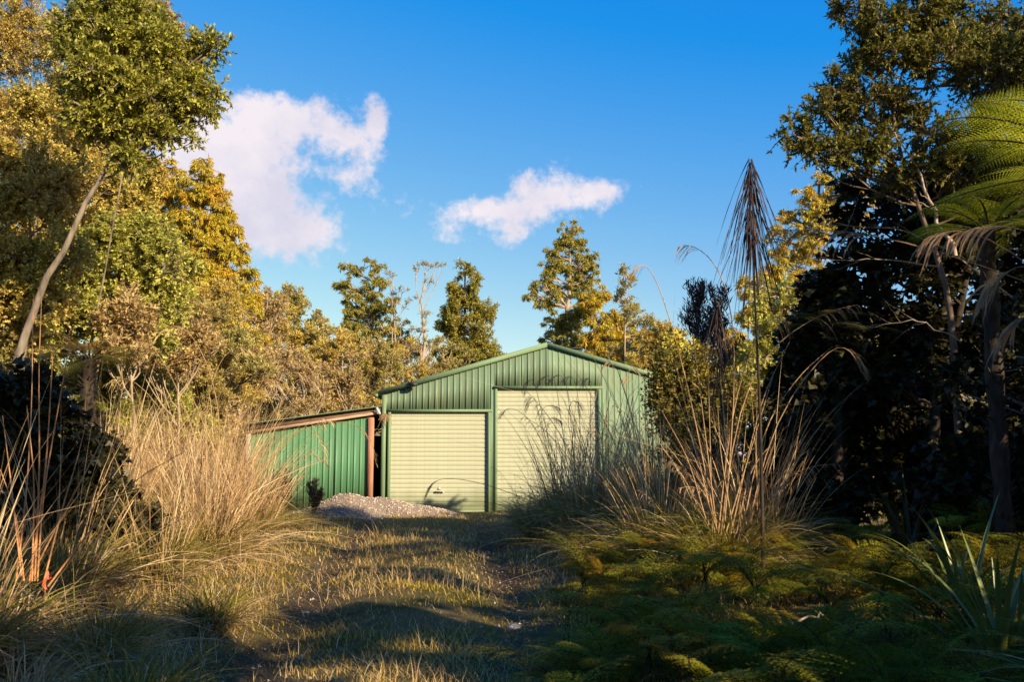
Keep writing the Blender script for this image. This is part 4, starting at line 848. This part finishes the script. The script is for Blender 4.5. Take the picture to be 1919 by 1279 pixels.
def tree_fern(name, lab, x, y, h, n, fr, seed, s=1., tilt=(0, 0), azs=None):
    rng = np.random.default_rng(seed); z0 = float(gh(x, y)) - .05 if y < 30 else 0
    o = thing(name, (x, y, z0), lab, 'tree fern')
    q = np.linspace(0, 1, 20); P = np.stack([tilt[0] * q ** 1.5, tilt[1] * q ** 1.5, q * h], -1); R_ = .095 + .05 * np.exp(-q * 8) + .012 * np.sin(q * 90)
    mb = MB().tubes(P[None], R_[None], 9)
    nst = 170; k_ = rng.uniform(0, 1, nst); th_ = rng.uniform(0, 6.28, nst)                    # old frond stubs
    Bs = np.stack([np.interp(k_, q, P[:, 0]) + .09 * np.cos(th_), np.interp(k_, q, P[:, 1]) + .09 * np.sin(th_), k_ * h], -1)
    Es = Bs + np.stack([.07 * np.cos(th_), .07 * np.sin(th_), np.full(nst, .06)], -1); mb.tubes(np.stack([Bs, Es], 1), np.full((nst, 2), .012), 4)
    mb.build('trunk', BARKD, o)
    azs = azs or [k * 2.399 + rng.uniform(-.2, .2) for k in range(n)]
    for k, a_ in enumerate(azs):
        f = link('frond', fr[k % len(fr)], o, (P[-1, 0], P[-1, 1], h - .05), rot=(rng.normal(0, .12), rng.normal(0, .13) , a_), scale=s * rng.uniform(.85, 1.1))
    return o
c1 = at(2070, 360, 9.2)
tree_fern('tree_fern', 'tree fern at the upper edge whose long lit fronds arch before the glossy crown', c1[0], 9.2, c1[2], 15, FRL, 1, 1.25, azs=[3.0, 3.3, 2.5, 3.7, 2.1, 4.2, 1.6, 4.8, 1.0, 5.5, .3, 0., 6.0, 3.05, 2.75])
c2 = at(1850, 470, 10.6)
tree_fern('tree_fern', 'tree fern with a slim dark trunk standing in the black wood', c2[0], 10.6, c2[2], 14, FRL, 2, .72)
c3 = at(165, 700, 15.0)
tree_fern('tree_fern', 'dark spreading tree fern on the bank under the yellow-green slope', c3[0], 15.0, c3[2], 16, FRD, 3, .85)
c4 = at(190, 790, 17.5)
tree_fern('tree_fern', 'short tree fern with bright sunlit fronds low on the bank', c4[0], 17.5, c4[2], 16, FRL, 4, .62)
c5 = at(1560, 640, 14.5)
tree_fern('tree_fern', 'small tree fern lost in the shade of the wood', c5[0], 14.5, c5[2], 12, FRD, 5, .8)
# ground ferns
rng = np.random.default_rng(31); pts = []
tries = 0
while len(pts) < 170 and tries < 15000:
    tries += 1
    y = 5.2 + 8.5 * rng.uniform(0, 1) ** 1.5; px = rng.uniform(1010, 2000); x = (px - 960) / FPX * y
    if px < 1010 + (y - 5) * 14: continue
    if all((x - a) ** 2 + (y - b) ** 2 > (.21 + .019 * y) ** 2 for a, b in pts): pts.append((x, y))
for q, (x, y) in enumerate(pts):
    hf = rng.uniform(.9, 1.5)
    o = thing('ground_fern', (x, y, float(gh(x, y)) + .04 + .20 * max(0, .9 + 1.3 * float(vnoise(x * 1.9, y * 1.9, 7))) * rng.uniform(.8, 1.1)), 'low feathery green fern in the shaded bed beside the wheel rut', 'fern', 'ground ferns beside the track', rng.uniform(0, 6.28))
    for k in range(9):
        link('frond', GF[(k * 5 + q) % 6], o, (0, 0, 0), rot=(rng.normal(0, .22), rng.normal(-.1, .3), k * .7 + rng.uniform(-.3, .3)), scale=hf * rng.uniform(.75, 1.2))
# ------------------------------------------------------------------ juvenile lancewood: stem with long downward leaves
def lancewood(lab, px, py, Y, n, seed, ll=(.9, 1.45), spreadw=.30, off=0):
    rng = np.random.default_rng(seed); tp = at(px, py, Y); z0 = float(gh(tp[0], Y)); o = thing('lancewood', (tp[0], Y, z0), lab, 'lancewood')
    h = tp[2] - z0; q = np.linspace(0, 1, 14); MB().tubes(np.stack([.02 * np.sin(q * 5), .02 * np.cos(q * 4), q * h], -1)[None], (.022 * (1.15 - q))[None], 6).build('stem', BARKD, o, True)
    for k in range(n):
        a_ = k * 2.399 + rng.normal(0, .2); zt = h - .01 - 1.0 * (k / n) ** 1.2; L_ = rng.uniform(*ll); nn = 9; t = np.linspace(0, 1, nn)
        ang = rng.uniform(.12, .46)
        r = .02 + L_ * (sin(ang) * t * 1.0); z = zt - L_ * cos(ang) * t + .07 * np.sin(t * 3.1) * L_ + rng.normal(0, .01) * t
        P = np.stack([r * cos(a_), r * sin(a_), z], -1); sdv = np.array([-sin(a_), cos(a_), 0.])
        w = .0085 * (1 + .45 * np.sign(np.sin(t * 60 + k))) * np.clip(1.3 - t, .4, 1)
        MB().strips(P[None], (sdv[None] * w[:, None])[None]).strips(P[None] + [0, 0, .004], (nrm(np.cross(sdv, np.gradient(P, axis=0))) * w[:, None] * .5)[None]).build('leaf', PURP, o)
    return o
lancewood('young lancewood with a cone of long drooping leaves against the sky', 1406, 296, 11.2, 76, 1)
lancewood('second young lancewood in the shade behind the near pale stalks', 1345, 560, 13.5, 30, 2)
# upright narrow leaved dark shrub (separate whorls)
def whorl_shrub(lab, px, py, Y, seed, nb=34, H=1.4, base=851):
    rng = np.random.default_rng(seed); tp = at(px, py, Y); z0 = float(gh(tp[0], Y)); o = thing('whorled_shrub', (tp[0], Y, z0), lab, 'shrub'); h = tp[2] - z0
    mb = MB(); lf = MB(); q = np.linspace(0, 1, 8)
    for k in range(nb):
        a_ = rng.uniform(0, 6.28); zz = h - H * rng.uniform(0, 1) ** .8 - .1; r = .12 + (h - zz) * .34 * rng.uniform(.3, 1)
        B_ = np.array([0, 0, zz - .45]); E = np.array([r * cos(a_), r * sin(a_), zz + .1]); Pq = B_ + (E - B_) * q[:, None]; Pq[:, 2] += .12 * np.sin(q * 2.6)
        mb.tubes(Pq[None], (.012 * (1.2 - q))[None], 4); n = 34
        c = Pq[3 + (np.arange(n) * 5 // n)] + rng.normal(0, .03, (n, 3)); d = nrm(rdir(rng, (n,), 1.3))
        lf.leaves(c, d, rdir(rng, (n,)), rng.uniform(.09, .17, n), np.full(n, .011))
    mb.tubes(np.array([[[0, 0, 0], [.02, 0, h * .5], [0, 0, h - .1]]]), np.array([[.05, .035, .012]]), 7)
    mb.build('trunk', BARKD, o); lf.build('crown', PURP, o)
whorl_shrub('purple black shrub with upright whorled leaves above the gorse', 1305, 530, 17.5, 3, 44, 1.15)
whorl_shrub('small dark shrub against the lean-to wall next to the gravel heap', 588, 905, 25.6, 4, 26, .5)
whorl_shrub('brown shrub against the lean-to wall behind the dead grass', 528, 890, 25.2, 5, 30, .6)
whorl_shrub('slim whorled shrub below the falling roof line', 1345, 545, 16.5, 6, 40, 1.2)
# gorse: dark body with lit yellow top
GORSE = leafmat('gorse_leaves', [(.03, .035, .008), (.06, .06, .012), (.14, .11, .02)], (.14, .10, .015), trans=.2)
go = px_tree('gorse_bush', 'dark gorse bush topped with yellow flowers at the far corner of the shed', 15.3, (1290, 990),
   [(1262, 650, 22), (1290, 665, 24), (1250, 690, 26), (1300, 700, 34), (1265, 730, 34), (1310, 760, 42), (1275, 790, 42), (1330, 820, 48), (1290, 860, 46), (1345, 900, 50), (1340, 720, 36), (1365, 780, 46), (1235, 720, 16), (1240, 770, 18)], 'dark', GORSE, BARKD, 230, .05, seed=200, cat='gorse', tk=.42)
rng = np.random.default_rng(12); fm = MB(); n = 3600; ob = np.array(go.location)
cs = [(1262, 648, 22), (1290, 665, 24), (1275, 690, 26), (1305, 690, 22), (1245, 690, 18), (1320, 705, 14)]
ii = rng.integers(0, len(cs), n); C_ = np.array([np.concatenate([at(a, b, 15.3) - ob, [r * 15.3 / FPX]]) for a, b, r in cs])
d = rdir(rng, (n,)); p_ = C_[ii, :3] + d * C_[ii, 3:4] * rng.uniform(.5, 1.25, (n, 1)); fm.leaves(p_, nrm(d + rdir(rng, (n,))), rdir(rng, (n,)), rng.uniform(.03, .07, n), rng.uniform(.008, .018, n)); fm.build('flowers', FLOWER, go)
# red tape tied on the verge
tr = at(86, 1085, 7.9); rt = thing('red_tape', tr, 'short torn strip of red marking tape tied among the orange stalks', 'marking tape')
t = np.linspace(0, 1, 8); P = np.stack([.012 * np.sin(t * 7), .01 * np.cos(t * 5), .06 - .15 * t], -1); MB().strips(P[None], np.broadcast_to(np.array([.009, .004, 0.]), P.shape)[None]).build('strip', M_RED, rt)
P = np.stack([.01 + .03 * t, .0 * t, .02 - .1 * t + .09 * t ** 2], -1); MB().strips(P[None], np.broadcast_to(np.array([.005, .006, .003]), P.shape)[None]).build('loose_end', M_RED, rt)
MB().tubes(np.array([[[0, 0, -.62], [.0, 0, .07]]]), np.array([[.004, .003]]), 5).build('twig', STALK, rt)
# ------------------------------------------------------------------ right hand wood
px_tree('broadleaf_tree', 'large glossy broadleaf tree filling the upper corner behind the lit fern fronds', 13, (1790, 851),
  [(1600, 30, 34), (1650, 60, 38), (1710, 20, 45), (1790, 40, 50), (1880, 60, 55), (1600, 95, 30), (1660, 120, 38), (1740, 120, 45), (1830, 140, 50), (1900, 180, 45), (1570, 165, 26), (1625, 190, 34), (1700, 200, 38), (1545, 215, 26), (1590, 250, 32), (1490, 245, 20), (1470, 262, 9), (1520, 265, 24), (1500, 285, 16), (1560, 290, 26), (1640, 270, 34), (1740, 260, 38), (1840, 250, 45), (1610, 310, 20), (1690, 330, 34), (1790, 330, 38), (1880, 330, 38), (1960, 90, 60), (1980, 250, 60)],
  'broad', BROADD, BARKR, 470, .055, trunk=[(1800, 880), (1790, 640), (1760, 480), (1700, 340), (1670, 220), (1700, 80)], seed=301, tk=1., near=True, limb=.5)
px_tree('conifer_tree', 'golden weeping conifer between the lancewood and the dark wood', 29, (1540, 851),
  [(1535, 345, 20), (1510, 370, 22), (1560, 360, 24), (1595, 350, 24), (1625, 370, 18), (1490, 410, 26), (1540, 405, 34), (1590, 400, 34), (1460, 440, 18), (1470, 480, 30), (1520, 460, 40), (1440, 510, 30), (1500, 530, 42), (1410, 540, 24), (1400, 590, 36), (1460, 590, 45), (1380, 650, 45)], 'conifer', CONIF, BARK, 380, .2, seed=302, tk=1.15)
px_tree('small_broadleaf_tree', 'small lit broadleaf with pale bare twigs under the golden conifer', 20, (1480, 851),
  [(1440, 545, 22), (1475, 540, 20), (1450, 580, 26), (1490, 575, 24), (1425, 620, 28), (1470, 630, 32), (1410, 680, 34), (1470, 700, 40), (1400, 750, 40)], 'broad', LIME, BARKP, 110, .08, seed=303, tk=1.2)
RW = [('dark evergreen mass right behind the glossy crown', 14.6, (1700, 851), [(1640, 360, 36), (1720, 330, 40), (1790, 330, 45), (1860, 320, 45), (1700, 400, 50), (1620, 420, 45), (1760, 380, 60), (1830, 400, 60), (1600, 490, 40), (1680, 490, 60), (1770, 480, 65), (1620, 560, 55), (1710, 590, 70), (1580, 640, 60), (1660, 680, 70), (1780, 640, 70)], 1),
      ('dark evergreen between the fern trunk and the frame', 15, (1880, 851), [(1880, 380, 60), (1940, 450, 70), (1840, 500, 60), (1920, 560, 80), (1830, 640, 70), (1900, 700, 80), (1980, 600, 90), (1850, 780, 80), (1950, 820, 90)], 2),
      ('black thicket low in the wood behind the slim fern trunk', 16, (1690, 900), [(1640, 760, 70), (1720, 780, 80), (1800, 820, 80), (1580, 800, 60), (1600, 870, 70), (1700, 880, 80), (1790, 900, 80), (1540, 720, 55)], 3),
      ('black thicket behind the stout tawny canes', 15, (1500, 900), [(1500, 760, 50), (1450, 820, 45), (1530, 830, 55), (1480, 890, 55), (1560, 900, 60), (1440, 920, 40), (1500, 950, 50)], 4),
      ('black undergrowth bush behind the flax', 11.5, (1900, 960), [(1860, 860, 80), (1950, 880, 90), (1780, 930, 70), (1880, 960, 70), (1980, 980, 90)], 5),
      ('dark evergreen shouldering the small lit broadleaf', 15.2, (1560, 851), [(1540, 560, 36), (1570, 600, 45), (1520, 640, 40), (1560, 690, 50), (1500, 720, 40), (1590, 740, 50)], 6)]
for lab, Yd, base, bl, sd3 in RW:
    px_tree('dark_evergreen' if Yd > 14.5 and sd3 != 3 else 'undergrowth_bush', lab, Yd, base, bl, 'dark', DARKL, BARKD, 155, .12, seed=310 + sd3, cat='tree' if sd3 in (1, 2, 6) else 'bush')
# left dark thicket
LT = [('black leafy bush at the edge of the frame under the leaning trunk', 10.5, (60, 960), [(60, 740, 50), (20, 820, 70), (100, 820, 50), (60, 900, 60), (130, 900, 45), (-40, 760, 70), (150, 860, 30)], 1),
      ('dark leafy bush whose rounded tip shades the tawny clump', 12, (170, 950), [(150, 860, 40), (185, 870, 24), (120, 900, 45), (170, 930, 40), (215, 960, 40), (250, 1000, 30)], 2)]
for lab, Yd, base, bl, sd3 in LT: px_tree('undergrowth_bush', lab, Yd, base, bl, 'dark', DARKL, BARKD, 150, .06, seed=330 + sd3, cat='bush', tk=.7)
# bare pale branches reaching out of the wood
def deadbranch(lab, Y, path, seed, r=.014):
    rng = np.random.default_rng(seed); P0 = np.array([at(a, b, Y + i * .15) for i, (a, b) in enumerate(path)]); O = P0[0]
    o = thing('bare_branch', O, lab, 'branch'); P0 = P0 - O; q = np.linspace(0, 1, 16); s_ = np.linspace(0, 1, len(P0))
    P = np.stack([np.interp(q, s_, P0[:, i]) for i in range(3)], -1); P[1:-1] += rng.normal(0, .015, (14, 3))
    mb = MB().tubes(P[None], (r * (1.1 - q))[None], 5)
    for k in range(9):
        i_ = rng.integers(4, 15); d = nrm(nrm(P[-1] - P[0]) + rng.normal(0, .6, 3)); l_ = rng.uniform(.15, .5); t = np.linspace(0, 1, 6)[:, None]
        mb.tubes((P[i_] + d * t * l_ + rng.normal(0, .012, (6, 3)) * t)[None], (r * .4 * np.linspace(1, .3, 6))[None], 4)
    mb.build('limb', BARKP, o)
deadbranch('long bare pale branch crossing the wood under the fern fronds', 13.2, [(1900, 560), (1780, 470), (1690, 430), (1600, 425), (1530, 420)], 1)
deadbranch('pale forked branch catching light before the golden conifer', 13.6, [(1760, 500), (1650, 485), (1570, 490), (1510, 480), (1470, 500)], 2)
deadbranch('steep pinkish bare limb crossing the glossy crown', 12.4, [(1790, 480), (1750, 400), (1720, 320), (1690, 270), (1640, 225)], 3, .03)
deadbranch('thin bare branch drooping in the black wood', 12, [(1800, 640), (1720, 600), (1640, 610), (1560, 605)], 4, .009)
deadbranch('dead branch low in the ferns by the flax', 7.4, [(1480, 1170), (1540, 1150), (1640, 1200), (1700, 1230)], 5, .010)
# ------------------------------------------------------------------ the wood goes on out of view, trees added and scaled for their shade
rg = np.random.default_rng(404)
proto = xyz_tree('forest_tree', 'unseen forest tree standing in the wood beside the track', 7.2, 1.5, 8.8, 2.6, 'dark', DARKL, BARK, 150, 405, .16, 'trees of the wood beside the track', z0=.2, tk=1.1)
proto2 = xyz_tree('forest_tree', 'unseen forest tree standing in the wood beside the track', 12.5, 12.5, 9.5, 2.8, 'dark', DARKL, BARK, 150, 406, .16, 'trees of the wood beside the track', z0=.1, tk=1.1)
SPOTS = [(6.6, -2.2, .9), (4.2, .3, .88), (6.4, 3.9, .5), (7.2, 5.0, .6), (7.6, 8.4, .66), (8.2, 11.4, .78), (9.6, 14.4, .64), (5.2, -3.2, .95), (9.8, -1.8, .75), (2.0, -6.5, 1.1), (7.0, -6.8, 1.0), (12, -5, .95), (15, 2, .9), (11.8, 6.4, .72), (10.6, 9.8, .75), (14.5, 9, .8), (-4, -8, 1.1), (-8, -3, 1.0), (-9, 3, .9), (-12, 9, 1.1), (-14, 16, 1.1), (-15, 22, 1.2), (15, 15, .6)]
proto.scale = (.66,) * 3; proto2.scale = (.85,) * 3
for q, (x, y, s) in enumerate(SPOTS):
    c = copy_tree((proto, proto2)[q % 2]); c.location = (x, y, 0); c.scale = (s, s, s); c.rotation_euler = (0, 0, rg.uniform(0, 6.28))
# backdrop of forest to close the horizon
bproto = [xyz_tree('distant_tree', 'distant rounded tree closing the view behind the clearing', -30, 58, 8.5, 4.2, 'olive', m_, BARK, 120, 500 + k, .2, 'distant trees around the clearing', z0=.05, tk=2.0) for k, m_ in enumerate((CONIFG, OLIVE, GOLD))]
bproto[1].location = (-22, 62, 0); bproto[2].location = (26, 50, 0)
q = 0
for k in range(46):
    a_ = -0.95 + 1.9 * k / 45; R_ = rg.uniform(56, 66); x, y = R_ * sin(a_), R_ * cos(a_)
    c = copy_tree(bproto[k % 3]); c.location = (x, y, 0); s = rg.uniform(.75, 1.0); c.scale = (s, s, s); c.rotation_euler = (0, 0, rg.uniform(0, 6.28))
for (x, y) in [(-24, 30), (-27, 38), (-22, 44), (-20, 25), (19, 34), (24, 40), (15, 38), (21, 29), (28, 33)]:
    c = copy_tree(bproto[int(rg.integers(3))]); c.location = (x, y, 0); s = rg.uniform(.8, 1.05); c.scale = (s, s, s); c.rotation_euler = (0, 0, rg.uniform(0, 6.28))
# ------------------------------------------------------------------ grass
def grass(name, n, mat, rng, dens, h0, h1, w, ymax=28.2, lab=''):
    y = 4.2 + (ymax - 4.2) * rng.uniform(0, 1, n * 3) ** 1.35; px = rng.uniform(-150, 2100, n * 3); x = (px - 960) / FPX * y
    k = (rng.uniform(0, 1, n * 3) < dens(x, y)) & (np.abs(x) < 13); x, y = x[k][:n], y[k][:n]; n = len(x)
    th = rng.uniform(0, 6.28, n); l = rng.uniform(h0, h1, n) * (1 + .35 * vnoise(x * 1.5, y * 1.5, 2)); tl = rng.uniform(.05, .9, n)
    t = np.array([0, .5, 1.])[None, :]
    r = l[:, None] * (np.sin(tl)[:, None] * t + .35 * t ** 2); z = l[:, None] * (np.cos(tl)[:, None] * t - .25 * t ** 2)
    P = np.stack([x[:, None] + r * np.cos(th)[:, None], y[:, None] + r * np.sin(th)[:, None], gh(x, y)[:, None] - .01 + z], -1)
    S = np.stack([-np.sin(th), np.cos(th), np.zeros(n)], -1)[:, None] * (np.array([1, .8, .1])[None] * w * (1 + y[:, None] * .045))[..., None]
    V = np.stack([P[:, 0] - S[:, 0], P[:, 0] + S[:, 0], P[:, 1] + S[:, 1], P[:, 1] - S[:, 1], P[:, 2]], 1); b5 = np.arange(n)[:, None] * 5
    o = MB().add(V, b5 + [0, 1, 2, 3], b5 + [3, 2, 4]).build(name, mat); return tag(o, lab, kind='stuff')
cen = lambda y: (rutL(y) + rutR(y)) / 2
bare = lambda x, y: 1 - .80 * rutmask(x, y)
pat = lambda x, y, s, a, b: np.clip((vnoise(x * a, y * b, s) + .35) * 1.6, 0, 1)
dry = lambda x, y: np.clip(pat(x, y, 5, .9, .8) * .95 + .12 + np.exp(-((y - 19.5) / 4.5) ** 2) * np.exp(-((x - cen(y)) / 1.3) ** 2) * 1.2 + .9 * (y > 24.5), 0, 1)
rg = np.random.default_rng(606)
grass('green_grass', 90000, GRASSG, rg, lambda x, y: (1 - .75 * dry(x, y)) * bare(x, y) * np.clip(.15 + pat(x, y, 1, 1.4, 1.3) * pat(x, y, 12, 3.1, 2.7), 0, 1) * np.where(y > 26.9, 0.15, 1), .03, .11, .0032, lab='short green grass covering the track and verges')
grass('dry_grass', 70000, GRASSD, rg, lambda x, y: (.06 + .94 * dry(x, y)) * bare(x, y), .05, .20, .0026, lab='short straw coloured grass on the hump of the track and by the doors')
grass('seed_grass', 9000, STRAW, rg, lambda x, y: np.clip(pat(x, y, 8, 1.2, 1.1) * .8 + .1, 0, 1) * bare(x, y) * (np.abs(x - cen(y)) < 3.2), .18, .42, .0018, lab='tall thin dead grass stems standing above the turf')
# leaf litter and twigs lying on the ruts
rng = np.random.default_rng(9); n = 5200; ys = 4.5 + 20 * rng.uniform(0, 1, n) ** 1.4; xs = np.where(rng.integers(0, 2, n) == 0, rutR(ys), rutL(ys)) + rng.normal(0, .35, n)
d = rdir(rng, (n,)); d[:, 2] *= .2; LIT = leafmat('brown_leaf_litter', [(.04, .022, .01), (.09, .05, .02), (.16, .09, .035)], trans=.1)
tag(MB().leaves(np.stack([xs, ys, gh(xs, ys) + .012], -1), nrm(d), np.tile([0, 0, 1.], (n, 1)) + rng.normal(0, .3, (n, 3)), rng.uniform(.02, .07, n), rng.uniform(.004, .014, n)).build('leaf_litter', LIT), 'brown fallen leaves and scraps in the wheel ruts', kind='stuff')
